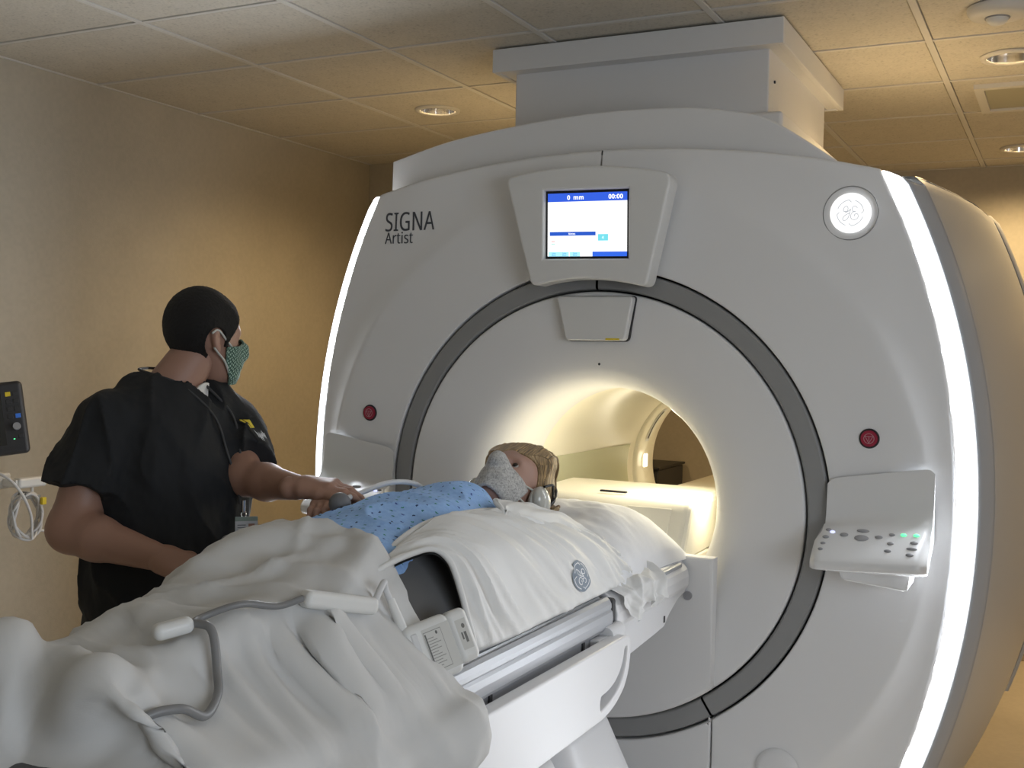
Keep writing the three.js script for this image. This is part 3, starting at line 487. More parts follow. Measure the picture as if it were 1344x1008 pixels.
  // control trays
  for (const sx of [-1, 1]) {
    const xa = 0.712, xb = 0.992, top = 1.205;
    // side profile of the tray: (z, y) of the upper face
    const pf = [[0.012, 1.2], [0.014, 1.19], [0.016, 1.14], [0.02, 1.1], [0.028, 1.076], [0.044, 1.062], [0.07, 1.047], [0.11, 1.02], [0.15, 0.992], [0.163, 0.98], [0.168, 0.971], [0.166, 0.956], [0.155, 0.95], [0.11, 0.968], [0.06, 0.985], [0.02, 1.0], [-0.01, 1.02]];
    const nx = 28, q = [];
    for (let i = 0; i <= nx; i++) {
      const u = i / nx, e = Math.min(u, 1 - u) * (xb - xa), cr = 0.03, inset = e < cr ? cr - Math.sqrt(Math.max(0, cr * cr - (cr - e) ** 2)) : 0;
      q.push(pf.map(([z, y], k) => { const tilt = (u - 0.5) * 0.045 * (k < 5 ? 1 : 0.35); let zz = z, yy = y + (k < 12 ? tilt : tilt * 0.6); if (z > 0.1) zz -= inset * 0.9; if (k < 2) yy -= inset * 0.5; const spread = z > 0.1 ? -0.012 * (1 - u) * 1.4 : 0; return [sx * (lerp(xa, xb, u) + spread), yy, zz]; }));
    }
    const capEnd = (r) => { const s = new THREE.Shape(r.map((p) => new THREE.Vector2(p[2], p[1]))), g = new THREE.ShapeGeometry(s), P = g.attributes.position; for (let i = 0; i < P.count; i++) { const z = P.getX(i), y = P.getY(i); let best = r[0][0], bd = 9; for (const c of r) { const d = Math.hypot(c[2] - z, c[1] - y); if (d < bd) { bd = d; best = c[0]; } } P.setXYZ(i, best, y, z); } g.computeVertexNormals(); return g; };
    const tray = part('control_tray', merge([gridGeo(q), capEnd(q[0]), capEnd(q[nx])]), M.plasticGloss, scanner, 'white control shelf with grey buttons');
    part('tray_box', extr(roundedPoly([[0.755, 0.99], [0.955, 0.99], [0.945, 0.905], [0.775, 0.92]], 0.014), 0.13, 0.008, 3).scale(1, 1, 1).translate(0, 0, -0.002).applyMatrix4(new THREE.Matrix4().makeScale(sx, 1, 1)), M.plasticGloss, tray);
    const up = (u, z) => { const tilt = (u - 0.5) * 0.045 * 0.35; return [sx * (lerp(xa, xb, u) - 0.012 * (1 - u)), lerp(1.047, 0.992, (z - 0.07) / 0.08) + tilt, z]; };
    const keys = [[0.1, 0.068, 0.008], [0.09, 0.0918, 0.009], [0.08, 0.1127, 0.007], [0.07, 0.1316, 0.007], [0.14, 0.0747, 0.007], [0.25, 0.0823, 0.011], [0.41, 0.068, 0.017], [0.41, 0.0918, 0.019], [0.56, 0.087, 0.01], [0.67, 0.0775, 0.008], [0.67, 0.106, 0.009], [0.66, 0.1298, 0.009], [0.77, 0.0775, 0.008], [0.88, 0.0775, 0.008], [0.87, 0.1013, 0.01], [0.86, 0.1203, 0.014], [0.85, 0.1392, 0.01]];
    keys.forEach(([u, z, r], i) => { const [x, y, zz] = up(u, z); part('button', new THREE.SphereGeometry(1, 16, 8).scale(r, 0.004, r * (i === 6 || i === 15 ? 0.35 : 0.62)).rotateX(0.6).translate(x, y + 0.001, zz), i === 4 ? M.blueLed : i === 12 || i === 13 ? M.green : M.key, tray); });
  }
}
// ---------------------------------------------------------------- the patient table
const sidePull = (shape, x0, x1, bevel = 0.005) => extr(shape, x1 - x0, bevel, 3, 16).rotateY(-Math.PI / 2).translate(x1, 0, 0);   // shape in (z, y), pulled along x
const table = thing('patient_table', 'white wheeled scanner table with rails docked to the bore', 'table', [0, FL, 1.3]);
{
  part('cradle', pull([[-0.3, 0.85], [0.3, 0.85], [0.3, 0.905], [0.2, 0.9], [0, 0.897], [-0.2, 0.9], [-0.3, 0.905]], 0.035, 2.62), M.tableTop, table);
  part('pad', rbox(-0.25, 0.25, 0.9, 0.928, 0.05, 2.58, 0.01), M.pad, table);
  const rail = [[0.282, 0.86], [0.282, 0.908], [0.29, 0.918], [0.297, 0.916], [0.3, 0.911], [0.304, 0.911], [0.309, 0.917], [0.317, 0.918], [0.325, 0.912], [0.33, 0.902], [0.3305, 0.893], [0.3285, 0.889], [0.333, 0.884], [0.335, 0.87], [0.334, 0.852], [0.329, 0.844], [0.3, 0.842]];
  for (const sx of [1, -1]) {
    for (const [z0, z1] of [[0.652, 1.6], [1.625, 2.6]]) { const g = pull(rail, z0, z1, 0, 0.0015); if (sx < 0) { g.rotateY(Math.PI); g.translate(0, 0, z0 + z1); } part('rail', g, M.alu, table); }
    for (const z of [0.637, 1.6105]) part('rail_joint', rbox(sx * 0.312 - 0.019, sx * 0.312 + 0.019, 0.852, 0.912, z - 0.014, z + 0.014, 0.008), M.rubber, table);
    part('lower_rail', rbox(sx * 0.3 - 0.018, sx * 0.3 + 0.018, 0.79, 0.841, 0.66, 2.58, 0.004), M.alu, table);
    for (const z of [0.80, 1.26, 1.75]) part('rail_clip', rbox(sx * 0.319 - 0.003, sx * 0.319 + 0.003, 0.8, 0.838, z - 0.006, z + 0.006, 0.001), M.rubber, table);
  }
  // lowered side board with its grip slot
  const sh = new THREE.Shape(); sh.moveTo(2.62, 0.85); sh.lineTo(0.69, 0.836); sh.quadraticCurveTo(0.648, 0.838, 0.64, 0.812); sh.quadraticCurveTo(0.634, 0.75, 0.68, 0.71); sh.quadraticCurveTo(0.74, 0.672, 0.83, 0.67); sh.lineTo(2.62, 0.672); sh.closePath();
  const slot = new THREE.Path(); slot.moveTo(0.664, 0.806); slot.quadraticCurveTo(0.674, 0.812, 0.682, 0.803); slot.quadraticCurveTo(0.69, 0.762, 0.738, 0.74); slot.quadraticCurveTo(0.775, 0.727, 0.822, 0.727); slot.quadraticCurveTo(0.834, 0.71, 0.822, 0.694); slot.quadraticCurveTo(0.75, 0.698, 0.712, 0.722); slot.quadraticCurveTo(0.666, 0.752, 0.664, 0.806); sh.holes.push(slot);
  part('side_board', sidePull(sh, 0.342, 0.378, 0.005), M.table, table);
  part('board_hinge', merge([cyl([0.335, 0.835, 0.62], [0.335, 0.835, 0.7], 0.02), rbox(0.318, 0.345, 0.80, 0.836, 0.7, 0.76, 0.004)]), M.table, table);
  part('raised_side_board', sidePull(roundedPoly([[1.25, 0.88], [1.25, 1.082], [0.55, 1.07], [0.5, 0.88]], 0.03), -0.378, -0.345, 0.008), M.greyPanel, table, 'grey side board raised on the far side');
  // column and dock hood
  part('column', rbox(-0.22, 0.22, FL + 0.14, 0.86, 0.95, 2.1, 0.05), M.table, table);
  const hood = (y, x0, x1, z0, z1, r) => { const q = []; for (let i = 0; i < 40; i++) { const a = i / 40 * 2 * Math.PI, c = Math.cos(a), s = Math.sin(a), p = 5; const k = 1 / Math.pow(Math.abs(c) ** p + Math.abs(s) ** p, 1 / p); q.push([(x0 + x1) / 2 + c * k * (x1 - x0) / 2, y, (z0 + z1) / 2 + s * k * (z1 - z0) / 2]); } return q; };
  const hd = [[0.552, -0.02, 0.02, 0.5, 0.54], [0.55, -0.16, 0.19, 0.36, 0.68], [0.543, -0.18, 0.215, 0.335, 0.7], [0.525, -0.19, 0.23, 0.325, 0.71], [0.3, -0.25, 0.33, 0.27, 0.78], [0.0, -0.34, 0.43, 0.2, 0.86], [FL + 0.03, -0.36, 0.45, 0.19, 0.88]].map((q) => hood(...q));
  part('dock_hood', gridGeo(hd, true), M.table, table);
  part('hood_inset', gridGeo([[0.47, -0.19, 0.26, 0.6, 0.735], [0.3, -0.22, 0.3, 0.64, 0.8], [0.02, -0.26, 0.35, 0.7, 0.9]].map((q) => hood(...q)), true), M.alu, table);
  part('bumper', rbox(0.12, 0.3, 0.5, 0.6, 0.86, 1.2, 0.045, 5), M.table, table);
  part('chassis', rbox(-0.3, 0.3, FL + 0.06, FL + 0.16, 0.9, 2.4, 0.03), M.table, table);
  for (const [x, z] of [[-0.24, 1.0], [0.24, 1.0], [-0.24, 2.3], [0.24, 2.3]]) part('wheel', cyl([x - 0.015, FL + 0.06, z], [x + 0.015, FL + 0.06, z], 0.06), M.rubber, table);
}
{ // fixed bridge between table and bore
  const t = thing('dock_bridge', 'white fixed rail section between the table rail and the bore', 'bridge', [0, 0.75, 0.3]);
  const pr = [[0.29, 0.84], [0.27, 0.915], [0.288, 0.924], [0.3, 0.918], [0.307, 0.914], [0.318, 0.905], [0.33, 0.89], [0.334, 0.87], [0.333, 0.845], [0.325, 0.83]];
  for (const sx of [1, -1]) {
    const g = pull(pr, 0.05, 0.622, 0, 0.003); if (sx < 0) { g.rotateY(Math.PI); g.translate(0, 0, 0.672); }
    const r = part('bridge_rail', g, M.table, t);
    part('groove', rbox(sx * 0.3175 - 0.008, sx * 0.3175 + 0.008, 0.9, 0.9125, 0.09, 0.5, 0.004).rotateZ(0), M.alu, r);
    part('bridge_arm', sidePull(roundedPoly([[0.66, 0.838], [0.06, 0.842], [0.05, 0.825], [0.12, 0.815], [0.2, 0.785], [0.24, 0.76], [0.3, 0.755], [0.66, 0.735]], 0.008), sx > 0 ? 0.296 : -0.326, sx > 0 ? 0.326 : -0.296, 0.004), M.table, t);
    part('arm_hole', rbox(sx * 0.3265 - 0.0015, sx * 0.3265 + 0.0015, 0.772, 0.79, 0.238, 0.248, 0.001), M.rubber, t);
  }
  part('bridge_plate', rbox(-0.27, 0.275, 0.87, 0.898, 0.022, 0.034, 0.004), M.table, t);
}
{ // base of the head coil waiting in the mouth of the bore
  const t = thing('head_coil_base', 'cream white wedge-shaped coil base inside the bore mouth', 'coil base', [0, 0.905, -0.2]);
  part('body', sidePull(roundedPoly([[0.015, 0.906], [-0.075, 1.066], [-0.46, 1.075], [-0.5, 0.906]], [0.01, 0.035, 0.03, 0.01]), -0.27, 0.298, 0.022), M.bore, t);
  const n = V(0, 0.09, 0.16).normalize();
  part('face_inset', new RoundedBoxGeometry(0.14, 0.13, 0.006, 3, 0.003).rotateX(-Math.atan2(0.09, 0.16)).translate(0.17, 0.988, -0.0275), M.bore, t);
  part('face_inset', new RoundedBoxGeometry(0.2, 0.13, 0.006, 3, 0.003).rotateX(-Math.atan2(0.09, 0.16)).translate(-0.06, 0.988, -0.0275), M.bore, t);
  part('latch', rbox(-0.02, 0.07, 1.073, 1.079, -0.13, -0.118, 0.002), M.gap, t);
}
{ // dark cabinet and thin stand seen through the bore
  const t = thing('cabinet', 'small dark cabinet standing behind the scanner, seen through the bore', 'cabinet', [-1.0, FL, -3.2]);
  part('body', rbox(-1.21, -0.82, FL, 0.855, -3.46, -3.0, 0.01), M.blackMatte, t);
  part('top', rbox(-1.22, -0.81, 0.855, 0.87, -3.47, -2.98, 0.005), M.black, t);
  const s = thing('drip_stand', 'thin grey pole stand beside the dark cabinet, seen through the bore', 'stand', [-0.78, FL, -2.7]);
  part('pole', cyl([-0.78, FL, -2.7], [-0.78, 1.35, -2.7], 0.011), M.steel, s); part('foot', new THREE.LatheGeometry([[0.001, 0.04], [0.05, 0.035], [0.16, 0.015], [0.17, 0]].map((p) => new THREE.Vector2(...p)), 32).translate(-0.78, FL, -2.7), M.steel, s);
}

// ---------------------------------------------------------------- cloth
const bx3 = (c, h, r, k = 0) => ({ t: 2, c, h, r, k });
const primAll = (q, x, y, z) => { if (q.t !== 2) return primD(q, x, y, z); const a = Math.abs(x - q.c[0]) - q.h[0] + q.r, b = Math.abs(y - q.c[1]) - q.h[1] + q.r, c = Math.abs(z - q.c[2]) - q.h[2] + q.r; return Math.hypot(Math.max(a, 0), Math.max(b, 0), Math.max(c, 0)) + Math.min(Math.max(a, b, c), 0) - q.r; };
const fieldAll = (prims) => (x, y, z) => { let d = 1e3; for (const q of prims) d = smin(d, primAll(q, x, y, z), q.k); return d; };
function drape(nx, nz, rest, start, field, o = {}) {
  const N = nx * nz, P = new Float32Array(N * 3), Q = new Float32Array(N * 3), id = (i, j) => i * nz + j;
  for (let i = 0; i < nx; i++) for (let j = 0; j < nz; j++) P.set(start(i / (nx - 1), j / (nz - 1), i, j), id(i, j) * 3);
  Q.set(P);
  const C = [], mat = (a) => (o.flat ? o.flat[a] : null); const link = (a, b, l, s) => { if (o.flat) { const p = mat(a), q = mat(b); l = Math.hypot(p[0] - q[0], p[1] - q[1], (p[2] ?? 0) - (q[2] ?? 0)) * (o.slack ? o.slack((p[0] + q[0]) / 2, (p[1] + q[1]) / 2) : 1); } C.push([a * 3, b * 3, l, s]); };
  const L0 = (i, j, k, l) => rest * Math.hypot(i - k, j - l);
  for (let i = 0; i < nx; i++) for (let j = 0; j < nz; j++) {
    if (i + 1 < nx) link(id(i, j), id(i + 1, j), L0(i, j, i + 1, j), 1); if (j + 1 < nz) link(id(i, j), id(i, j + 1), L0(i, j, i, j + 1), 1);
    if (i + 1 < nx && j + 1 < nz) { link(id(i, j), id(i + 1, j + 1), rest * Math.SQRT2, 0.35); link(id(i + 1, j), id(i, j + 1), rest * Math.SQRT2, 0.35); }
    if (i + 3 < nx) link(id(i, j), id(i + 3, j), rest * 3, o.bend ?? 0.12); if (j + 3 < nz) link(id(i, j), id(i, j + 3), rest * 3, o.bend ?? 0.12);
  }
  const dt = 1 / 60, e = 0.004, th = o.thick ?? 0.005;
  for (let s = 0; s < (o.steps ?? 150); s++) {
    for (let k = 0; k < N * 3; k += 3) for (let a = 0; a < 3; a++) { const p = P[k + a], v = (p - Q[k + a]) * (o.damp ?? 0.965); Q[k + a] = p; P[k + a] = p + v - (a === 1 ? 9.8 * dt * dt * (o.grav ?? 0.5) : 0); }
    const push = (stick) => { for (let k = 0; k < N * 3; k += 3) {
      const x = P[k], y = P[k + 1], z = P[k + 2], d = field(x, y, z); if (d > th) continue;
      let gx = field(x + e, y, z) - d, gy = field(x, y + e, z) - d, gz = field(x, y, z + e) - d; const l = Math.hypot(gx, gy, gz) || 1, m = (th - d) / l;
      P[k] += gx * m; P[k + 1] += gy * m; P[k + 2] += gz * m; if (stick) { const f = o.friction ?? 0.5; for (let a = 0; a < 3; a++) Q[k + a] = lerp(Q[k + a], P[k + a], f); }
    } };
    const iters = o.iter ?? 6;
    for (let it = 0; it < iters; it++) {
      for (const [a, b, l, w] of C) {
        const dx = P[b] - P[a], dy = P[b + 1] - P[a + 1], dz = P[b + 2] - P[a + 2], d = Math.sqrt(dx * dx + dy * dy + dz * dz) || 1e-6, m = (d - l) / d * 0.5 * w * (d < l && w === 1 ? 0.6 : 1);
        P[a] += dx * m; P[a + 1] += dy * m; P[a + 2] += dz * m; P[b] -= dx * m; P[b + 1] -= dy * m; P[b + 2] -= dz * m;
      }
      if (it % 2 === 1) push(it >= iters - 2);
    }
  }
  const rows = []; for (let i = 0; i < nx; i++) { const r = []; for (let j = 0; j < nz; j++) { const k = id(i, j) * 3; r.push([P[k], P[k + 1], P[k + 2]]); } rows.push(r); }
  for (let n = 0; n < (o.smooth ?? 1); n++) { const old = rows.map((r) => r.map((p) => p.slice())); for (let i = 1; i < nx - 1; i++) for (let j = 1; j < nz - 1; j++) for (let a = 0; a < 3; a++) rows[i][j][a] = 0.5 * old[i][j][a] + 0.125 * (old[i - 1][j][a] + old[i + 1][j][a] + old[i][j - 1][a] + old[i][j + 1][a]); }
  return rows;
}
const legs = []; for (const sx of [-1, 1]) legs.push(cap([sx * 0.09, 1.03, 1.36], [sx * 0.088, 1.005, 1.62], 0.085, 0.064, 0.04), cap([sx * 0.088, 1.005, 1.62], [sx * 0.085, 0.97, 1.94], 0.062, 0.042, 0.02), cap([sx * 0.085, 0.97, 1.98], [sx * 0.1, 1.015, 2.035], 0.045, 0.038, 0.02));
const torso = [ell([-0.025, 1.055, 0.98], [0.185, 0.125, 0.26], 0.05), ell([-0.025, 1.045, 1.17], [0.185, 0.114, 0.25], 0.05), ell([-0.02, 1.02, 1.38], [0.172, 0.092, 0.2], 0.05)];
const under = [-1, 1].flatMap((sx) => [cap([sx * 0.09, 0.98, 1.36], [sx * 0.088, 0.98, 1.62], 0.08, 0.064, 0.04), cap([sx * 0.088, 0.98, 1.62], [sx * 0.085, 0.95, 1.95], 0.06, 0.045, 0.02), cap([sx * 0.085, 0.95, 1.98], [sx * 0.1, 0.98, 2.04], 0.045, 0.045, 0.02)]);
const bedPrims = [...[...torso, ...legs].map((q) => (q.t ? ell(q.c, q.r.map((v) => v + 0.008), q.k) : cap(q.a, q.b, q.ra + 0.01, q.rb + 0.01, q.k))), ...under, bx3([0, 0.72, 1.5], [0.333, 0.2, 1.1], 0.03), bx3([-0.36, 0.8, 0.89], [0.018, 0.285, 0.365], 0.01), bx3([0.35, 0.6, 1.6], [0.03, 0.25, 0.96], 0.01)];
const bedField = fieldAll(bedPrims);
let sheetRows;
{
  const nx = 150, nz = 130, flat = [], lay = [];
  for (let i = 0; i < nx; i++) for (let j = 0; j < nz; j++) {
    const u = i / (nx - 1), v = j / (nz - 1), x = lerp(-0.6, 0.66, u), edge = 1.3 + 0.06 * sst(-0.3, 0.1, x) + 0.85 * Math.pow(Math.max(0, x - 0.12), 1.2) - 0.12 * sst(0.45, 0.66, x), end = 2.42 - 0.12 * sst(0.15, 0.6, x) + 0.02 * fbm(x * 4, 8);
    const z = lerp(edge, end, v); lay.push([x, z]); flat.push([x, z]);
  }
  // rest shape: a taut skin just above the body, so that the sheet only has to settle
  let top = lay.map(([x, z]) => { let y = 1.35; while (y > 0.93) { const d = bedField(x, y, z); if (d < 0.008) break; y -= Math.max(0.004, d * 0.6); } const side = Math.abs(x) - 0.33; return Math.max(y, 0.93) - 0.25 * Math.max(0, side); });
  for (let n = 0; n < 7; n++) top = top.map((h, k) => { const i = Math.floor(k / nz), j = k % nz, g = (a, b) => top[clamp(a, 0, nx - 1) * nz + clamp(b, 0, nz - 1)]; return Math.max(h, 0.25 * (g(i - 1, j) + g(i + 1, j) + g(i, j - 1) + g(i, j + 1))); });
  top.forEach((h, k) => flat[k].push(h));
  sheetRows = drape(nx, nz, 0, (u, v, i, j) => { const k = i * nz + j, [x, z] = lay[k]; return [x, top[k] + 0.012 + 0.02 * Math.max(0, fbm(x * 5 + z * 3, z * 5 - x * 2)), z]; }, bedField,
    { steps: 85, iter: 6, friction: 0.93, bend: 0.08, grav: 0.3, smooth: 1, flat, slack: (x, z) => 1.02 + 0.23 * sst(-0.25, 0.4, ns(x * 3.3, z * 3.3, 6)) });
  // creases of the linen
  const ridge = (a, b, f, s, k) => { const w = 0.1 * ns(a * 2.5 + k * 7, b * 2.5, k), x = a * Math.cos(k) + b * Math.sin(k) + w, y = b * Math.cos(k) - a * Math.sin(k), v = Math.abs(ns(x * f + 3 * k, y * s, k * 5)); return Math.max(0, 1 - 5.5 * v) ** 1.15 * sst(-0.45, 0.05, ns(a * 2.2 + k * 11, b * 2.2, 4 * k)); };
  const tmp = gridGeo(sheetRows), nn = tmp.attributes.normal;
  for (let i = 0; i < nx; i++) for (let j = 0; j < nz; j++) {
    const p = sheetRows[i][j], [a, b] = flat[i * nz + j], k = i * nz + j, e = Math.min(1, Math.min(i, nx - 1 - i, j, nz - 1 - j) / 6);
    const h = 0.022 * ridge(a, b, 3.6, 0.5, 0.75) + 0.022 * ridge(a, b, 3.9, 0.45, -0.45) + 0.014 * ridge(a, b, 6, 0.8, 1.3) + 0.01 * ridge(a, b, 9, 1, 0.35) + 0.008 * ridge(a, b, 11, 1.0, -0.2) + 0.001 * fbm(a * 14, b * 14), s = nn.getY(k) < -0.2 ? -1 : 1;
    p[0] += s * nn.getX(k) * h; p[1] += s * nn.getY(k) * h; p[2] += s * nn.getZ(k) * h;
  }
  const g = gridGeo(sheetRows, false, (p, i, j) => flat[i * nz + j].slice(0, 2));
  single('bed_sheet', g, M.sheet, 'rumpled white sheet draped over the legs of the lying person', 'sheet', [0, 0.93, 1.75]);
}
const clothY = (x, z) => { let best = -1; for (const r of sheetRows) for (const p of r) { if (Math.abs(p[0] - x) < 0.012 && Math.abs(p[2] - z) < 0.012 && p[1] > best) best = p[1]; } return best < 0 ? 0.935 : best; };
{ // crumpled cover hanging over the rail beside the pillow
  const rows = [], n = 70, m = 60;
  for (let i = 0; i <= n; i++) { const u = i / n, r = []; for (let j = 0; j <= m; j++) {
    const v = j / m, z = lerp(0.62, 0.3, u) + 0.05 * v * (u - 0.6) + 0.008 * fbm(u * 3, v * 3, 4), edge = 0.85 + 0.22 * ns(u * 4, 2, 1), s = v * 0.2 * edge;   // s runs over the rail and down its side
    const bx = 0.225, over = 0.11; let x, y; if (s < over) { x = bx + s; y = 0.935 - 0.03 * (s / over) ** 2; } else { x = bx + over + 0.25 * (s - over) * 0.4; y = 0.905 - (s - over) * 0.97; }
    const f = 0.017 * Math.max(0, 1 - 3.2 * Math.abs(ns(u * 3.4 + v * 1.2, v * 0.9 - u, 3))) ** 1.4 + 0.009 * Math.max(0, 1 - 3.5 * Math.abs(ns(u * 6 - v * 2.2, v * 1.4, 9))) ** 1.4 + 0.004 * fbm(u * 4, v * 4, 5), t = sst(over * 0.6, over * 1.3, s);
    r.push([x + 0.006 + f * t, y + 0.006 + f * (1 - 0.7 * t) * 1.3, z]); } rows.push(r); }
  single('cloth_cover', gridGeo(rows), M.wrap, 'crumpled thin white cover hanging over the rail below the pillow', 'cover', [0.3, 0.9, 0.45]);
}
{ // pillow
  const f = (u, v) => Math.pow(Math.max(0, 1 - Math.abs(u) ** 3), 0.55) * Math.pow(Math.max(0, 1 - Math.abs(v) ** 3), 0.55), n = 56, side = (s) => { const q = []; for (let i = 0; i <= n; i++) { const r = []; for (let j = 0; j <= n; j++) { const u = 2 * i / n - 1, v = 2 * j / n - 1, pinch = 1 - 0.07 * (u * u * (1 - v * v) + v * v * (1 - u * u)), k = f(u, v);
    const wr = 0.010 * fbm(u * 2.2 + 3, v * 3) * k + 0.004 * Math.abs(ns(u * 5 - v * 4, v * 3, 2)) * k, dent = s > 0 ? 0.045 * Math.exp(-((u + 0.1) ** 2 * 4 + (v - 0.45) ** 2 * 5)) : 0;
    let x = 0.035 + u * 0.29 * pinch, z = 0.29 + v * 0.3 * pinch, y = 0.995 + s * (0.088 * k) + (s > 0 ? wr - dent : wr * 0.4);
    if (s < 0) y = Math.max(y, 0.932 - 0.05 * sst(0.27, 0.34, x)); y -= 0.08 * sst(0.1, 0.34, x) * (1 - k * 0.5) + 0.03 * sst(0.05, -0.1, z); r.push([x, y, z]); } q.push(r); } return gridGeo(q, false, (p) => [p[0], p[2]]); };
  single('pillow', merge([side(1), side(-1)]), M.pillow, 'plump white pillow under the head of the lying person', 'pillow', [0.03, 0.93, 0.26]);
}
// ---------------------------------------------------------------- people
// frame of a head: r to its right side, u to the crown, f out of the face
function frame(c, f, u, kz = 1) { const F = V(...f).normalize(), U0 = V(...u), R = F.clone().cross(U0).normalize(), U = R.clone().cross(F).normalize(); return { c, R, U, F, at: (r, up, f0) => { const fw = f0 * kz; return [c[0] + R.x * r + U.x * up + F.x * fw, c[1] + R.y * r + U.y * up + F.y * fw, c[2] + R.z * r + U.z * up + F.z * fw]; }, loc: (x, y, z) => { const a = x - c[0], b = y - c[1], d = z - c[2]; return [a * R.x + b * R.y + d * R.z, a * U.x + b * U.y + d * U.z, (a * F.x + b * F.y + d * F.z) / kz]; } }; }
const headPrims = [ell([0, 0.035, -0.012], [0.076, 0.09, 0.098], 0.02), ell([0, -0.03, 0.03], [0.063, 0.085, 0.066], 0.03), ell([0, -0.088, 0.048], [0.042, 0.03, 0.04], 0.03), ell([0, 0.03, 0.05], [0.062, 0.055, 0.045], 0.03), cap([-0.03, 0.012, 0.083], [0.03, 0.012, 0.083], 0.013, 0.013, 0.02), cap([0, 0.0, 0.094], [0, -0.034, 0.112], 0.009, 0.013, 0.014), cap([-0.012, -0.036, 0.098], [0.012, -0.036, 0.098], 0.009, 0.009, 0.012), cap([-0.02, -0.066, 0.088], [0.02, -0.066, 0.088], 0.009, 0.009, 0.012)];
const earPrims = [-1, 1].flatMap((s) => [cap([s * 0.076, 0.014, -0.012], [s * 0.076, -0.026, -0.004], 0.014, 0.009, 0.012)]);
const headField = (() => { const f = fieldOf(headPrims), e = fieldOf(earPrims); const pit = [-1, 1].map((s) => ell([s * 0.031, -0.002, 0.1], [0.017, 0.011, 0.014])), cave = [-1, 1].map((s) => ell([s * 0.094, -0.002, -0.004], [0.013, 0.017, 0.009])); return (x, y, z) => { let d = smin(f(x, y, z), e(x, y, z), 0.008); for (const p of [...pit, ...cave]) d = -smin(-d, primD(p, x, y, z), 0.008); return d; }; })();
const inFrame = (fr, s, f) => (x, y, z) => { const [a, b, c] = fr.loc(x, y, z); return f(a / s, b / s, c / s) * s; };
// hand: wrist point, f to the fingers, b out of the back of the hand, thumb on side s
function handPrims(w, f, b, side, curls, o = {}) {
  const F = V(...f).normalize(), B = V(...b).addScaledVector(F, -V(...b).dot(F)).normalize(), S = F.clone().cross(B).multiplyScalar(side).normalize(), sc = o.scale ?? 1, W = V(...w), out = [];
  const P = (ff, ss, bb) => W.clone().addScaledVector(F, ff * sc).addScaledVector(S, ss * sc).addScaledVector(B, bb * sc), A = (v) => [v.x, v.y, v.z];
  out.push(cap(A(P(-0.02, 0, 0)), A(P(0.02, 0, 0)), 0.027 * sc, 0.026 * sc, 0.02));
  for (const ss of [0.026, 0.009, -0.009, -0.026]) out.push(cap(A(P(0.015, ss * 0.7, 0)), A(P(0.078, ss, -0.002)), 0.0165 * sc, 0.0145 * sc, 0.018));
  const len = [0.07, 0.08, 0.074, 0.057];
  [0.03, 0.0105, -0.0105, -0.03].forEach((ss, i) => {
    let p = P(0.082 - Math.abs(i - 1.2) * 0.005, ss, -0.001), a = 0; const spread = (i - 1.5) * -(o.spread ?? 0.05), cs = Array.isArray(curls[i]) ? curls[i] : [curls[i], curls[i] * 1.2, curls[i] * 0.8];
    [0.48, 0.3, 0.24].forEach((k, n) => { a += cs[n]; const d = F.clone().multiplyScalar(Math.cos(a)).addScaledVector(B, -Math.sin(a)).addScaledVector(S, spread * Math.cos(a)).normalize(), q = p.clone().addScaledVector(d, len[i] * k * 1.15 * sc); out.push(cap(A(p), A(q), [0.0098, 0.0088, 0.008][n] * sc, [0.0088, 0.008, 0.007][n] * sc, 0.006)); p = q; });
  });
  let p = P(0.018, 0.026, -0.004); const th = o.thumb ?? [0.8, 0.35, 0.25];
  [[0.042, 0.0135, 0.0115], [0.032, 0.0112, 0.0095], [0.026, 0.0095, 0.008]].forEach(([l, ra, rb], n) => { const a = th[0] - n * th[1], d = F.clone().multiplyScalar(Math.cos(a)).addScaledVector(S, Math.sin(a)).addScaledVector(B, -th[2] * (1 + n * 0.6)).normalize(), q = p.clone().addScaledVector(d, l * sc); out.push(cap(A(p), A(q), ra * sc, rb * sc, 0.012)); p = q; });
  return out;
}
const boundsOf = (prims, m) => { const lo = [9, 9, 9], hi = [-9, -9, -9]; for (const q of prims) for (const [c, r] of q.t === 0 ? [[q.a, [q.ra, q.ra, q.ra]], [q.b, [q.rb, q.rb, q.rb]]] : [[q.c, q.r]]) for (let i = 0; i < 3; i++) { lo[i] = Math.min(lo[i], c[i] - r[i] - m); hi[i] = Math.max(hi[i], c[i] + r[i] + m); } return [lo, hi]; };
const meshOf = (prims, h, grow = 0, uv = 1) => { const [lo, hi] = boundsOf(prims, 0.02 + grow); return nets(fieldOf(prims, grow), lo, hi, h, uv); };
const wrinkle = (x, y, z, s, seedv = 0) => { const n = ns(x * 7 + y * 3 + seedv, y * 7 - z * 3, z * 7), r = Math.max(0, 1 - 2.4 * Math.abs(ns(x * 9 - z * 4 + seedv, y * 5 + x * 2, z * 5))) ** 2; return s * (0.5 * n + r); };

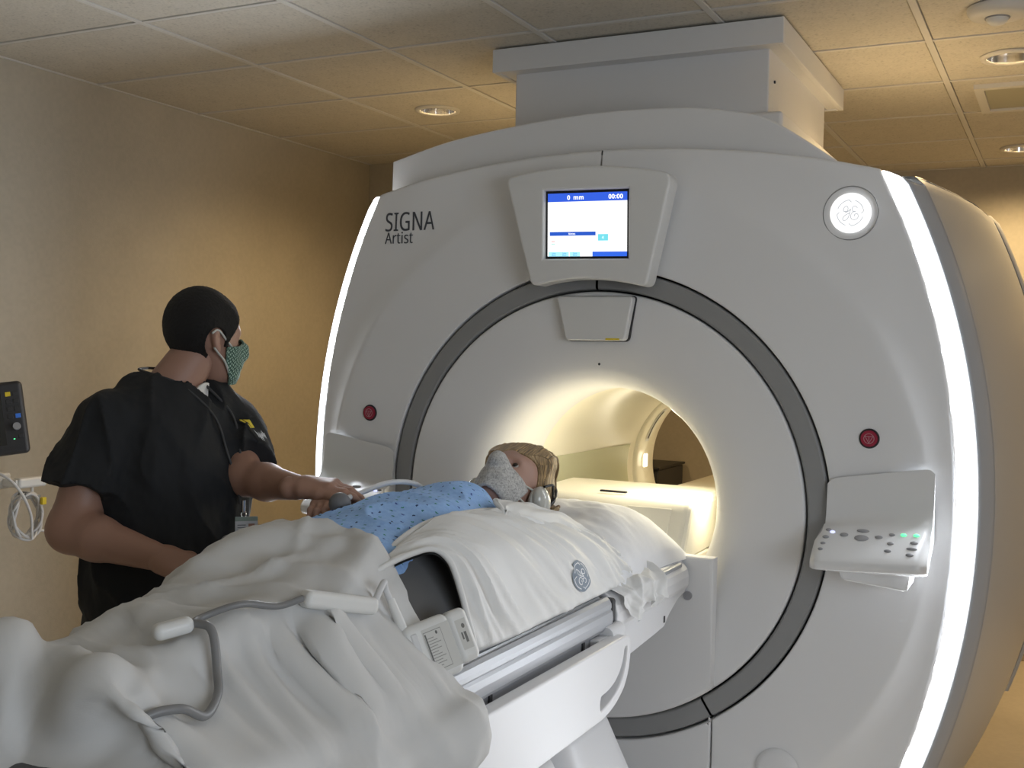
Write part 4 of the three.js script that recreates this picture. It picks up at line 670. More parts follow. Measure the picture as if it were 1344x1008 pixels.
// ---- the lying patient
const pat = thing('person', 'person lying on the table in blue patterned gown and grey face mask', 'person', [0, 0.93, 1.0]);
const pf = frame([0.005, 1.142, 0.572], [0.06, 0.88, 0.46], [0, 0.46, -0.88]);
{
  const s = 0.98, bodyPrims = [...torso.map((q) => ell(q.c, q.r.map((v) => v - 0.012), q.k)), cap([-0.16, 1.05, 0.84], [0.14, 1.03, 0.84], 0.06, 0.05), cap([0, 1.06, 0.82], pf.at(0, -0.07, -0.02), 0.055, 0.05, 0.04),
    cap([0.14, 1.01, 0.86], [0.15, 0.98, 1.12], 0.042, 0.036), cap([0.15, 0.98, 1.12], [0.14, 0.97, 1.32], 0.034, 0.026),
    cap([-0.2, 1.04, 0.86], [-0.29, 1.03, 1.08], 0.044, 0.04), cap([-0.29, 1.03, 1.08], [-0.215, 1.15, 1.02], 0.034, 0.026), ...legs.map((q) => cap(q.a, q.b, q.ra - 0.006, q.rb - 0.006, q.k))];
  const hand = handPrims([-0.212, 1.158, 1.035], [0.28, -0.02, 0.95], [-0.2, 0.97, 0.1], -1, [[0.35, 0.5, 0.3], [0.35, 0.55, 0.35], [0.35, 0.55, 0.35], [0.35, 0.5, 0.35]], { scale: 0.92, thumb: [0.75, 0.15, 0.3] });
  const bd = boundsOf(bodyPrims, 0.02);
  const headG = nets(inFrame(pf, s, headField), pf.c.map((v) => v - 0.16), pf.c.map((v) => v + 0.16), 0.004);
  part('body', merge([nets(fieldOf(bodyPrims), ...bd, 0.014), headG, meshOf(hand, 0.0035)]), M.skinPat, pat);
  // gown
  const gp = [...torso, cap([-0.16, 1.06, 0.83], [0.11, 1.05, 0.83], 0.078, 0.07, 0.06), cap([-0.19, 1.05, 0.85], [-0.26, 1.02, 1.03], 0.07, 0.07, 0.04), cap([0.12, 1.03, 0.85], [0.13, 1.0, 1.06], 0.055, 0.055, 0.04), cap([0.0, 1.12, 0.86], [0.0, 1.13, 0.78], 0.06, 0.05, 0.05), ...legs.filter((_, i) => i % 3 === 0).map((q) => cap(q.a, q.b, q.ra + 0.004, q.rb + 0.002, 0.08))];
  const gf = fieldOf(gp), neck = cap(pf.at(0, -0.1, 0.0), pf.at(0, 0.05, 0.02), 0.068, 0.1), front = (x, y, z) => Math.max(gf(x, y, z) + 0.014 * sst(1.3, 1.4, z) - (1 - 0.8 * sst(1.25, 1.36, z)) * wrinkle(x * 0.9, y * 0.6, z * 1.1 + x, 0.009, 3) - 0.003 * fbm(x * 14, y * 6, z * 12), -primD(neck, x, y, z), 0.925 - y, 0.76 - z, z - 1.48);
  const gl = boundsOf(gp, 0.03); gl[1][2] = 1.5; part('gown', nets(front, gl[0], gl[1], 0.0075, 2.5), M.gown, pat, 'light blue gown with small dark motifs');
  // hair: cap of strands around the skull
  const hf = fieldOf(headPrims), hair = (x, y, z) => { const sw = 0.0025 * Math.sin(x * 260 + 4 * ns(x * 30, y * 30, z * 30)); const cut = Math.max(0.05 + 0.01 * ns(x * 30, 1, 2) - y - 0.95 * Math.max(0, 0.05 - z), z - 0.095), full = sst(0.004, -0.03, cut), d = hf(x, y, z) - 0.002 - full * (0.012 + 0.012 * sst(0.0, 0.09, y) + 0.024 * Math.exp(-((y - 0.115) ** 2 + (z - 0.045) ** 2) / 0.0016) + sw * 0.5); return Math.max(d, cut * 0.8); };
  const hairMesh = part('hair', nets(inFrame(pf, s, hair), pf.c.map((v) => v - 0.18), pf.c.map((v) => v + 0.18), 0.0034, 1), M.hairBlonde, pat, 'swept back blonde hair');
  for (let k = 0; k < 120; k++) { // locks combed from the forehead to the back of the head
    const x0 = lerp(-0.085, 0.085, rnd()), q = [], a0 = 0.85 + 0.5 * rnd() * rnd(), a1 = a0 + 0.7 + 1.2 * rnd(), off = 0.002 + 0.01 * rnd();
    for (let i = 0; i <= 5; i++) { const a = lerp(a0, a1, i / 5), o = [x0 * (1.2 + 0.25 * i / 5) * 1.6, 0.035 + 0.2 * Math.sin(a), -0.012 + 0.2 * Math.cos(a)], c = [x0 * 0.5, 0.03, -0.012], p = hit(hair, o, [c[0] - o[0], c[1] - o[1], c[2] - o[2]]), n = [o[0] - c[0], o[1] - c[1], o[2] - c[2]], l = Math.hypot(...n), e = off * Math.sin(i / 5 * Math.PI) - 0.0025; q.push(pf.at((p[0] + n[0] / l * e) * s, (p[1] + n[1] / l * e) * s, (p[2] + n[2] / l * e) * s)); }
    part('lock', tube(q, 0.0028 + 0.0022 * rnd(), 18, 6), k % 3 ? M.hairBlonde : M.hairBlondeDark, hairMesh);
  }
  for (let k = 0; k < 14; k++) { const sx = 0.02 + 0.06 * rnd(), q = [pf.at(-sx * 0.8, 0.03 + 0.03 * rnd(), -0.1), pf.at(-sx * 0.8 - 0.01, 0.06, -0.108), pf.at(-sx * 0.8 - 0.015, 0.09 + 0.01 * rnd(), -0.112), pf.at(-sx * 0.8 - 0.02, 0.11 + 0.02 * rnd(), -0.12)]; part('lock', tube(q, 0.005, 16, 6), k % 2 ? M.hairBlonde : M.hairBlondeDark, hairMesh); }
  // mask
  const mf = (x, y, z) => Math.max(Math.abs(hf(x, y, z) - 0.006 - 0.012 * Math.exp(-((x / 0.03) ** 2)) * sst(0.03, -0.04, y) - 0.0006 * Math.sin(y * 200 + 30 * x)) - 0.0036, y + 0.024 - 0.016 * Math.exp(-((x / 0.02) ** 2)) + 0.1 * Math.abs(x), -0.118 - y, 0.028 - z + 0.2 * Math.max(0, Math.abs(x) - 0.05));
  const mk = part('face_mask', nets(inFrame(pf, s, mf), pf.c.map((v) => v - 0.17), pf.c.map((v) => v + 0.17), 0.0032, 6), M.greyMask, pat, 'grey speckled cloth face mask');
  for (const sd of [-1, 1]) part('ear_loop', tube([pf.at(sd * 0.06, -0.03, 0.05), pf.at(sd * 0.077, -0.01, 0.02), pf.at(sd * 0.083, 0.012, -0.016), pf.at(sd * 0.078, -0.04, -0.01), pf.at(sd * 0.06, -0.07, 0.04)], 0.003, 30, 6), M.strap, mk);
  for (const sd of [-1, 1]) { const e = part('eye', new THREE.SphereGeometry(0.0115, 18, 12).translate(...pf.at(sd * 0.03, -0.001, 0.079)), M.eyeWhite, pat); part('iris', new THREE.SphereGeometry(0.0088, 14, 10).translate(...pf.at(sd * 0.03, -0.001, 0.0835)), M.iris, e); part('eyebrow', tube([pf.at(sd * 0.014, 0.016, 0.096), pf.at(sd * 0.032, 0.022, 0.0915), pf.at(sd * 0.05, 0.016, 0.078)], 0.0032, 12, 6), M.hairBlondeDark, pat); }
}
{ // headphones
  const t = thing('headphones', 'pale grey headphones worn by the lying person', 'headphones', pf.c.slice());
  for (const sd of [-1, 1]) {
    const g = new THREE.SphereGeometry(1, 32, 20).scale(0.045, 0.036, 0.024).applyMatrix4(new THREE.Matrix4().makeBasis(pf.F, pf.U, pf.R)).translate(...pf.at(sd * 0.093, -0.012, -0.012));
    const c = part('ear_cup', g, M.phones, t, 'glossy pale grey ear cup');
    part('cushion', new THREE.TorusGeometry(0.028, 0.01, 12, 32).applyMatrix4(new THREE.Matrix4().makeBasis(pf.F, pf.U, pf.R)).translate(...pf.at(sd * 0.08, -0.012, -0.012)), M.phones, c);
    if (sd < 0) part('hanger', tube([pf.at(sd * 0.104, 0.0, 0.03), pf.at(sd * 0.112, 0.032, 0.016), pf.at(sd * 0.1, 0.055, -0.012), pf.at(sd * 0.1, 0.05, -0.035)], 0.0035, 24, 8), M.black, t);
  }
  const q = []; for (let i = 0; i <= 10; i++) { const a = lerp(-0.35, Math.PI + 0.35, i / 10); q.push(pf.at(0.1 * Math.cos(a), 0.045 + 0.098 * Math.sin(a), -0.045)); } part('headband', tube(q, 0.006, 60, 8), M.black, t);
}
{ // squeeze bulb and its hose
  const t = thing('squeeze_bulb', 'grey rubber squeeze ball held in the hand over the gown', 'squeeze ball', [-0.122, 1.14, 1.148]);
  const b = [-0.122, 1.163, 1.148];
  part('ball', new THREE.SphereGeometry(0.0245, 32, 24).translate(...b), M.bulb, t); part('hole', new THREE.SphereGeometry(0.0028, 10, 8).translate(b[0] + 0.016, b[1] - 0.006, b[2] + 0.0175), M.black, t);
  part('hose', tube([[-0.125, 1.166, 1.13], [-0.14, 1.17, 1.08], [-0.165, 1.17, 1.0], [-0.15, 1.185, 0.9], [-0.13, 1.175, 0.82], [-0.125, 1.14, 0.76], [-0.16, 1.05, 0.66], [-0.2, 0.97, 0.5]], 0.0065, 80, 10), M.cableWhite, t);
}

// ---- the standing technologist
const tech = thing('person', 'person standing at the table in black scrubs and green mask', 'person', [-0.7, FL, 1.08]);
{
  const sk = { pel: [-0.7, 0.86, 1.1], sR: [-0.72, 1.305, 1.255], sL: [-0.655, 1.3, 0.895], eR: [-0.735, 1.075, 1.335], wR: [-0.5, 1.03, 1.305], eL: [-0.505, 1.185, 1.015], wL: [-0.275, 1.182, 1.095], neck: [-0.675, 1.41, 1.07] };
  const hfr = frame([-0.65, 1.522, 1.004], [0.33, 0.03, -0.94], [0.02, 1, 0.02], 0.87), s = 0.99;
  const bodyP = [ell([-0.7, 0.9, 1.1], [0.12, 0.13, 0.165]), ell([-0.69, 1.06, 1.09], [0.125, 0.17, 0.155], 0.06), ell([-0.69, 1.23, 1.075], [0.12, 0.16, 0.17], 0.06), cap(sk.sR, sk.sL, 0.055, 0.055, 0.06), cap([-0.695, 1.38, 1.085], hfr.at(0, -0.05, -0.035), 0.062, 0.057, 0.04),
    cap(sk.sR, sk.eR, 0.06, 0.052, 0.04), cap(sk.eR, [-0.66, 1.06, 1.33], 0.05, 0.05, 0.03), cap([-0.66, 1.06, 1.33], sk.wR, 0.05, 0.031, 0.02), cap(sk.sL, sk.eL, 0.056, 0.046, 0.04), cap(sk.eL, [-0.42, 1.178, 1.03], 0.045, 0.043, 0.02), cap([-0.42, 1.178, 1.03], sk.wL, 0.043, 0.029, 0.02),
    ...[-1, 1].flatMap((d) => [cap([-0.7, 0.82, 1.1 + d * 0.09], [-0.7, 0.4, 1.1 + d * 0.11], 0.085, 0.058, 0.03), cap([-0.7, 0.4, 1.1 + d * 0.11], [-0.71, 0.0, 1.1 + d * 0.12], 0.056, 0.04, 0.02), cap([-0.71, -0.04, 1.1 + d * 0.12], [-0.57, -0.06, 1.1 + d * 0.13], 0.042, 0.034, 0.03)])];
  const hR = handPrims(sk.wR, [0.85, -0.28, -0.3], [-0.1, 0.85, 0.5], -1, [[0.75, 1.1, 0.8], [0.8, 1.2, 0.8], [0.85, 1.2, 0.8], [0.9, 1.2, 0.8]], { scale: 1.04, thumb: [0.55, 0.2, 0.35] });
  const hL = handPrims(sk.wL, [0.86, 0.07, -0.32], [-0.05, 0.98, 0.12], 1, [[0.2, 0.3, 0.2], [0.25, 0.4, 0.3], [0.3, 0.45, 0.3], [0.4, 0.5, 0.4]], { scale: 1.0, thumb: [0.35, 0.15, 0.15] });
  part('body', merge([nets(fieldOf(bodyP), ...boundsOf(bodyP, 0.02), 0.014), nets(inFrame(hfr, s, headField), hfr.c.map((v) => v - 0.17), hfr.c.map((v) => v + 0.17), 0.004), meshOf(hR, 0.0038), meshOf(hL, 0.0038)]), M.skinTech, tech);
  // scrub top
  const dirR = V(...sk.eR).sub(V(...sk.sR)), dirL = V(...sk.eL).sub(V(...sk.sL)), endR = V(...sk.sR).addScaledVector(dirR, 0.6), endL = V(...sk.sL).addScaledVector(dirL, 0.78), A = (v) => [v.x, v.y, v.z];
  const topP = [ell([-0.69, 0.92, 1.1], [0.158, 0.2, 0.2], 0.06), ell([-0.675, 1.07, 1.085], [0.165, 0.2, 0.195], 0.08), ell([-0.68, 1.22, 1.07], [0.15, 0.17, 0.2], 0.08), cap([-0.718, 1.312, 1.245], [-0.66, 1.308, 0.905], 0.07, 0.068, 0.07), cap([-0.7, 1.368, 1.125], [-0.68, 1.368, 1.0], 0.064, 0.062, 0.08)];
  const slP = [cap(sk.sR, A(V(...sk.sR).addScaledVector(dirR, 0.8)), 0.072, 0.096, 0.03)], slP2 = [cap(sk.sL, A(V(...sk.sL).addScaledVector(dirL, 1)), 0.07, 0.08, 0.03)];
  const nR = dirR.clone().normalize(), nL = dirL.clone().normalize(), tf = fieldOf(topP), f1 = fieldOf(slP), f2 = fieldOf(slP2);
  const neckCut = cap([-0.69, 1.4, 1.08], [-0.65, 1.6, 1.03], 0.07, 0.1), vee = cap([-0.62, 1.44, 1.05], [-0.545, 1.335, 1.015], 0.05, 0.006);
  const topF = (x, y, z) => {
    const a = Math.max(f1(x, y, z), (x - endR.x) * nR.x + (y - endR.y) * nR.y + (z - endR.z) * nR.z), b = Math.max(f2(x, y, z), (x - endL.x) * nL.x + (y - endL.y) * nL.y + (z - endL.z) * nL.z);
    let d = smin(smin(tf(x, y, z), a, 0.035), b, 0.03) - wrinkle(x, y * 0.8, z, 0.012, 8) - 0.004 * fbm(x * 16, y * 10, z * 16);
    d = Math.max(d, -primD(neckCut, x, y, z), -primD(vee, x, y, z), 0.83 - y); return d;
  };
  const top = part('scrub_top', nets(topF, [-0.95, 0.8, 0.72], [-0.4, 1.5, 1.48], 0.007, 1), M.scrub, tech, 'black short sleeved scrub top');
  const pantP = [ell([-0.7, 0.85, 1.1], [0.135, 0.14, 0.18], 0.05), ...[-1, 1].flatMap((d) => [cap([-0.7, 0.8, 1.1 + d * 0.09], [-0.7, 0.4, 1.1 + d * 0.11], 0.105, 0.085, 0.03), cap([-0.7, 0.4, 1.1 + d * 0.11], [-0.71, -0.02, 1.1 + d * 0.12], 0.085, 0.075, 0.02)])];
  part('trousers', nets((x, y, z) => Math.max(fieldOf(pantP)(x, y, z) - wrinkle(x, y, z, 0.006, 5), y - 0.93, -0.06 - y), [-0.95, -0.1, 0.85], [-0.45, 0.96, 1.4], 0.014), M.scrub, tech);
  for (const d of [-1, 1]) part('shoe', meshOf([cap([-0.73, -0.045, 1.1 + d * 0.12], [-0.56, -0.055, 1.1 + d * 0.13], 0.05, 0.043, 0.03)], 0.008), M.shoe, tech);
  part('undershirt', nets((x, y, z) => Math.max(fieldOf(bodyP, 0.012)(x, y, z), Math.hypot(x + 0.6, y - 1.36, z - 1.03) - 0.055), [-0.7, 1.28, 0.94], [-0.5, 1.45, 1.12], 0.005), M.cotton, tech, 'white undershirt at the neckline');
  // hair
  const hf = fieldOf(headPrims), hair = (x, y, z) => { const d = hf(x, y, z) - 0.009 - 0.0012 * ns(x * 160, y * 160, z * 160); const zb = y > 0.06 ? 0.078 + 0.2 * (0.05 - Math.abs(x)) : y > -0.02 ? lerp(0.03, 0.078, sst(-0.02, 0.06, y)) : -0.02 - 0.5 * (y + 0.02) * -0.4, ear = Math.abs(x) > 0.045 ? 0.036 - Math.hypot(y + 0.006, (z + 0.008) * 1.15) : -1, side = Math.max(z - zb, ear, -0.078 - y); return Math.max(d, side * 0.7); };
  part('hair', nets(inFrame(hfr, s, hair), hfr.c.map((v) => v - 0.17), hfr.c.map((v) => v + 0.17), 0.0035, 2), M.hairDark, tech, 'short dark brown hair');
  const at = (r, u, f) => hfr.at(r * s, u * s, f * s);
  const mf = (x, y, z) => Math.max(Math.abs(hf(x, y, z) - 0.006 - 0.014 * Math.exp(-((x / 0.025) ** 2)) * sst(0.02, -0.03, y) - 0.0012 * Math.sin(y * 240)) - 0.0034, y + 0.018 - 0.016 * Math.exp(-((x / 0.02) ** 2)), -0.118 - y, 0.035 - z + 0.35 * Math.max(0, -0.05 - y) - 0.1 * Math.abs(x));
  const mk = part('face_mask', nets(inFrame(hfr, s, mf), hfr.c.map((v) => v - 0.17), hfr.c.map((v) => v + 0.17), 0.0032, 4), M.greenMask, tech, 'patterned green cloth face mask');
  for (const sd of [-1, 1]) { part('ear_loop', tube([at(sd * 0.062, -0.03, 0.062), at(sd * 0.074, -0.005, 0.03), at(sd * 0.086, 0.024, -0.01), at(sd * 0.088, 0.016, -0.028)], 0.0028, 24, 6), M.strap, mk); part('ear_loop', tube([at(sd * 0.058, -0.085, 0.045), at(sd * 0.072, -0.055, 0.022), at(sd * 0.082, -0.034, -0.004), at(sd * 0.086, -0.02, -0.02)], 0.0028, 24, 6), M.strap, mk);
    const e = part('eye', new THREE.SphereGeometry(0.012, 18, 12).translate(...at(sd * 0.03, -0.001, 0.078)), M.eyeWhite, tech); part('iris', new THREE.SphereGeometry(0.0065, 14, 10).translate(...at(sd * 0.03, -0.001, 0.085)), M.iris, e); part('eyebrow', tube([at(sd * 0.012, 0.015, 0.0975), at(sd * 0.032, 0.021, 0.093), at(sd * 0.052, 0.013, 0.078)], 0.004, 12, 6), M.hairDark, tech); }
  // lanyard lies on the shirt, badge hangs from it
  const drop = (o, d, out = 0.006) => { const p = hit(topF, o, d), n = grad(topF, p); return [p[0] + n.x * out, p[1] + n.y * out, p[2] + n.z * out]; };
  const front = (y, z) => drop([-0.2, y, z], [-1, 0, 0]);
  const nk = (a, y) => [-0.686 + 0.079 * Math.cos(a), y, 1.074 + 0.079 * Math.sin(a)];
  const la = thing('lanyard', 'black lanyard with white name badge around the neck of the standing person', 'lanyard', [-0.55, 1.0, 1.05]);
  part('cord', tube([nk(3.1, 1.445), nk(2.2, 1.442), nk(1.3, 1.43), nk(0.6, 1.41), front(1.33, 1.07), front(1.24, 1.055), front(1.17, 1.045), front(1.12, 1.04)], 0.0033, 90, 8), M.rubber, la);
  part('cord', tube([nk(3.1, 1.445), nk(4, 1.442), nk(5, 1.43), nk(5.7, 1.41), front(1.33, 0.995), front(1.24, 1.015), front(1.17, 1.03), front(1.12, 1.04)], 0.0033, 90, 8), M.rubber, la);
  const bp = front(1.1, 1.04); bp[0] += 0.012;
  part('clip', merge([cyl([bp[0], 1.13, bp[2]], [bp[0], 1.1, bp[2]], 0.005), new THREE.TorusGeometry(0.008, 0.002, 8, 20).translate(bp[0], 1.096, bp[2])]), M.chrome, la);
  const btex = canvasTex(256, 384, (c, w, h) => { c.fillStyle = '#d9dde2'; c.fillRect(0, 0, w, h); c.fillStyle = '#9fb0a8'; c.fillRect(0, 0, w, 50); c.fillStyle = '#b08878'; c.fillRect(150, 80, 70, 90); c.fillStyle = '#8a8f96'; for (let i = 0; i < 4; i++) c.fillRect(25, 90 + i * 28, 95, 10); c.fillStyle = '#a9b7cc'; c.fillRect(0, 300, w, 84); });
  const bg = new THREE.BoxGeometry(0.054, 0.082, 0.003).rotateY(Math.PI / 2 - 0.75).translate(bp[0] + 0.01, 1.05, bp[2]);
  part('badge', bg, std(lin(1, 1, 1), 0.25, { map: btex }), la, 'white name badge');
  // embroidered mark on the chest
  const etex = canvasTex(256, 256, (c, w, h) => { c.fillStyle = '#0d0f11'; c.fillRect(0, 0, w, h); c.fillStyle = '#d8c23a'; c.fillRect(40, 20, 90, 80); c.fillStyle = '#7a6a14'; c.fillRect(60, 20, 14, 80); c.strokeStyle = '#d9dcdf'; c.lineWidth = 9; c.beginPath(); c.moveTo(60, 190); for (let i = 1; i < 14; i++) c.lineTo(60 + i * 14, 175 + (i % 2 ? -30 : 30) * (0.4 + rnd())); c.stroke(); });
  const rowsE = []; for (let i = 0; i <= 8; i++) { const r = []; for (let j = 0; j <= 8; j++) r.push(drop([-0.2, lerp(1.262, 1.325, i / 8), lerp(0.985, 0.93, j / 8)], [-1, 0, 0], 0.0015)); rowsE.push(r); }
  part('chest_emblem', gridGeo(rowsE), std(lin(1, 1, 1), 0.9, { map: etex }), tech, 'small yellow and white embroidered mark');
}

// ---------------------------------------------------------------- the wrap-around coil blanket
const coil = thing('coil_blanket', 'padded white coil blanket with round grey emblem beside the lying person', 'coil', [0.22, 0.93, 0.9]);
{
  // sections from near end to far end: each runs from the inner tip over the ridge and down the outer side
  const S = [
    [1.345, [[0.14, 1.062, 0.14], [0.162, 1.09, 0.085], [0.188, 1.112, 0.02], [0.218, 1.12, -0.03], [0.243, 1.1, -0.045], [0.265, 1.05, -0.05], [0.285, 0.99, -0.05], [0.302, 0.94, -0.045], [0.296, 0.922, -0.04], [0.25, 0.918, 0]]],
    [1.2, [[0.118, 1.138, 0.02], [0.148, 1.142, 0], [0.182, 1.138, 0], [0.218, 1.124, 0], [0.252, 1.098, 0], [0.278, 1.05, 0], [0.298, 0.99, 0], [0.314, 0.935, 0], [0.302, 0.921, 0], [0.24, 0.921, 0]]],
    [1.0, [[0.115, 1.145, 0], [0.145, 1.143, 0], [0.18, 1.134, 0], [0.216, 1.115, 0], [0.256, 1.086, 0], [0.285, 1.04, 0], [0.304, 0.985, 0], [0.316, 0.935, 0], [0.302, 0.921, 0], [0.24, 0.921, 0]]],
    [0.8, [[0.125, 1.125, 0], [0.155, 1.12, 0], [0.187, 1.108, 0], [0.222, 1.092, 0], [0.262, 1.062, 0], [0.29, 1.022, 0], [0.308, 0.975, 0], [0.316, 0.935, 0], [0.302, 0.921, 0], [0.24, 0.921, 0]]],
    [0.6, [[0.15, 1.06, 0], [0.175, 1.06, 0], [0.2, 1.058, 0], [0.232, 1.05, 0], [0.266, 1.026, 0], [0.29, 0.995, 0], [0.306, 0.96, 0], [0.312, 0.932, 0], [0.3, 0.921, 0], [0.24, 0.921, 0]]],
    [0.47, [[0.18, 1.005, 0], [0.2, 1.008, 0], [0.22, 1.008, 0], [0.245, 1.0, 0], [0.268, 0.985, 0], [0.286, 0.965, 0], [0.298, 0.945, 0], [0.302, 0.93, 0], [0.295, 0.922, 0], [0.25, 0.922, 0]]],
    [0.435, [[0.21, 0.965, 0], [0.222, 0.968, 0], [0.235, 0.968, 0], [0.25, 0.965, 0], [0.262, 0.958, 0], [0.272, 0.95, 0], [0.28, 0.942, 0], [0.283, 0.933, 0], [0.278, 0.927, 0], [0.26, 0.926, 0]]]];
  const curves = S.map(([z, q]) => new THREE.CatmullRomCurve3(q.map(([x, y, dz]) => V(x, y, z + dz)), false, 'centripetal'));
  const at = (u, v, out = 0) => { // u along the blanket, v across it
    const spine = new THREE.CatmullRomCurve3(curves.map((c) => c.getPoint(v)), false, 'centripetal'), p = spine.getPoint(u);
    return p;
  };
  const NU = 90, NV = 70, base = []; const across = []; for (let j = 0; j <= NV; j++) across.push(new THREE.CatmullRomCurve3(curves.map((c) => c.getPoint(j / NV)), false, 'centripetal'));
  for (let i = 0; i <= NU; i++) { const r = []; for (let j = 0; j <= NV; j++) { const p = across[j].getPoint(i / NU); r.push([p.x, p.y, p.z]); } base.push(r); }
  const g0 = gridGeo(base), N = g0.attributes.normal; let flip = N.getY(20 * (NV + 1) + 20) < 0 ? -1 : 1;
  const outer = base.map((r, i) => r.map((p, j) => {
    const k = i * (NV + 1) + j, u = i / NU, v = j / NV, mid = sst(0, 0.06, u) * sst(0.02, 0.1, v) * (1 - sst(0.72, 0.85, v));
    const q = u * 3.2 - v * 1.0, gather = 0.009 * Math.max(0, 1 - 2.2 * Math.abs(ns(q * 4.2, v * 1.2, 3))) ** 1.6 + 0.006 * Math.max(0, 1 - 2.4 * Math.abs(ns(q * 8 + 5, v * 2, 8))) ** 1.6 + 0.006 * ns(u * 5, v * 4, 6), end = 0.012 * sst(0.75, 0.95, u) * Math.sin(u * 120 + v * 4) * 0.3, h = (gather + end) * mid * flip;
    return [p[0] + N.getX(k) * h, p[1] + N.getY(k) * h, p[2] + N.getZ(k) * h];
  }));
  const inner = base.map((r, i) => r.map((p, j) => { const k = i * (NV + 1) + j, h = -0.011 * flip; return [p[0] + N.getX(k) * h, p[1] + N.getY(k) * h, p[2] + N.getZ(k) * h]; }));
  part('cover', gridGeo(outer), M.coil, coil);
  part('lining', gridGeo(inner), M.coilGrey, coil, 'dark grey lining');
  part('under_layer', gridGeo(base.map((r) => { const a = r[0], b = r[NV], q = []; for (let j = 0; j <= 12; j++) { const t = j / 12; q.push([lerp(a[0], b[0], t) + 0.012 + 0.042 * Math.sin(t * Math.PI), lerp(a[1], b[1], t) - 0.012 * Math.sin(t * Math.PI) - 0.004, lerp(a[2], b[2], t)]); } return q; })), M.coilGrey, coil, 'dark grey lining');
  const edge = (list) => tube(list, 0.0065, 120, 8);
  part('hem', edge(base[0].filter((_, j) => j % 3 === 0)), M.coil, coil);
  part('hem', edge(base.map((r) => r[0]).filter((_, i) => i % 4 === 0)), M.coil, coil);
  part('hem', edge(base[NU].filter((_, j) => j % 7 === 0)), M.coil, coil);
  { // end cap folded in at the far end
    const c = [0.25, 0.945, 0.45]; part('end_fold', gridGeo([base[NU], base[NU].map((p) => [lerp(p[0], c[0], 0.6), lerp(p[1], c[1], 0.6), p[2] - 0.008]), base[NU].map(() => c)]), M.coil, coil);
  }
  { // inner flap standing against the shoulder
    const T = new THREE.CatmullRomCurve3([[0.105, 1.16, 0.885], [0.118, 1.14, 0.76], [0.14, 1.1, 0.63], [0.17, 1.045, 0.5], [0.215, 0.985, 0.39], [0.24, 0.95, 0.35]].map((q) => V(...q))), B = new THREE.CatmullRomCurve3([[0.175, 1.085, 0.93], [0.2, 1.085, 0.8], [0.225, 1.05, 0.65], [0.25, 1.0, 0.53], [0.27, 0.95, 0.44], [0.275, 0.93, 0.39]].map((q) => V(...q)));
    const rows = [], back = []; for (let i = 0; i <= 50; i++) { const u = i / 50, a = T.getPoint(u), b = B.getPoint(u), r = [], k = []; const lowTop = u < 0.07 ? 0.35 * (1 - Math.sqrt(1 - (1 - u / 0.07) ** 2)) : 0; for (let j = 0; j <= 24; j++) { const v = lerp(lowTop, 1, j / 24), p = a.clone().lerp(b, v), bulge = 0.03 * Math.sin(v * Math.PI) * (1 - 0.5 * u), w = 0.006 * ns(u * 9 + v * 3, v * 3, 2) + 0.006 * Math.max(0, 1 - 2.4 * Math.abs(ns(u * 7 - v * 3, v * 1.5, 12))) ** 2; p.x += bulge * 0.7 + w; p.y += bulge * 0.8 + w; r.push([p.x, p.y, p.z]); k.push([p.x - 0.007, p.y - 0.009, p.z]); } rows.push(r); back.push(k); }
    const f = part('flap', gridGeo(rows), M.coil, coil); part('flap_lining', gridGeo(back), M.coil, f);
    part('flap_hem', tube([...rows.map((r) => r[0]).reverse().filter((_, i) => i % 2 === 0), ...rows[0].filter((_, j) => j % 4 === 2)].map((p) => [p[0] - 0.003, p[1] - 0.004, p[2]]), 0.006, 150, 8), M.coil, f);
  }
  { // printed emblem: a patch that follows the cover
    const u0 = 0.5, v0 = 0.635, tex = canvasTex(512, 512, (c, w, h) => { c.fillStyle = '#d6d8d8'; c.fillRect(0, 0, w, h); c.fillStyle = '#7f8b98'; c.beginPath(); c.arc(w / 2, h / 2, 250, 0, 7); c.fill(); c.translate(w / 2, h / 2); c.rotate(Math.PI / 2); emblem(c, 240, '#e4e6e8', 0.06); });
    const P = (u, v) => { const a = clamp(u * NU, 0, NU - 1.001), b = clamp(v * NV, 0, NV - 1.001), i = Math.floor(a), j = Math.floor(b), s = a - i, t = b - j, m = (k) => lerp(lerp(outer[i][j][k], outer[i][j + 1][k], t), lerp(outer[i + 1][j][k], outer[i + 1][j + 1][k], t), s); const k = i * (NV + 1) + j; return [m(0) + N.getX(k) * flip * 0.0022, m(1) + N.getY(k) * flip * 0.0022, m(2) + N.getZ(k) * flip * 0.0022]; };
    const rows = []; for (let i = 0; i <= 10; i++) { const r = []; for (let j = 0; j <= 48; j++) { const a = j / 48 * 2 * Math.PI; r.push(P(u0 + 0.036 * i / 10 * Math.cos(a), v0 + 0.082 * i / 10 * Math.sin(a))); } rows.push(r); }
    const g = gridGeo(rows, false, (p, i, j) => { const a = j / 48 * 2 * Math.PI; return [0.5 + 0.49 * i / 10 * Math.cos(a), 0.5 - 0.49 * i / 10 * Math.sin(a)]; });
    part('printed_emblem', g, std(lin(1, 1, 1), 0.6, { map: tex }), coil, 'round grey printed monogram');
  }
}
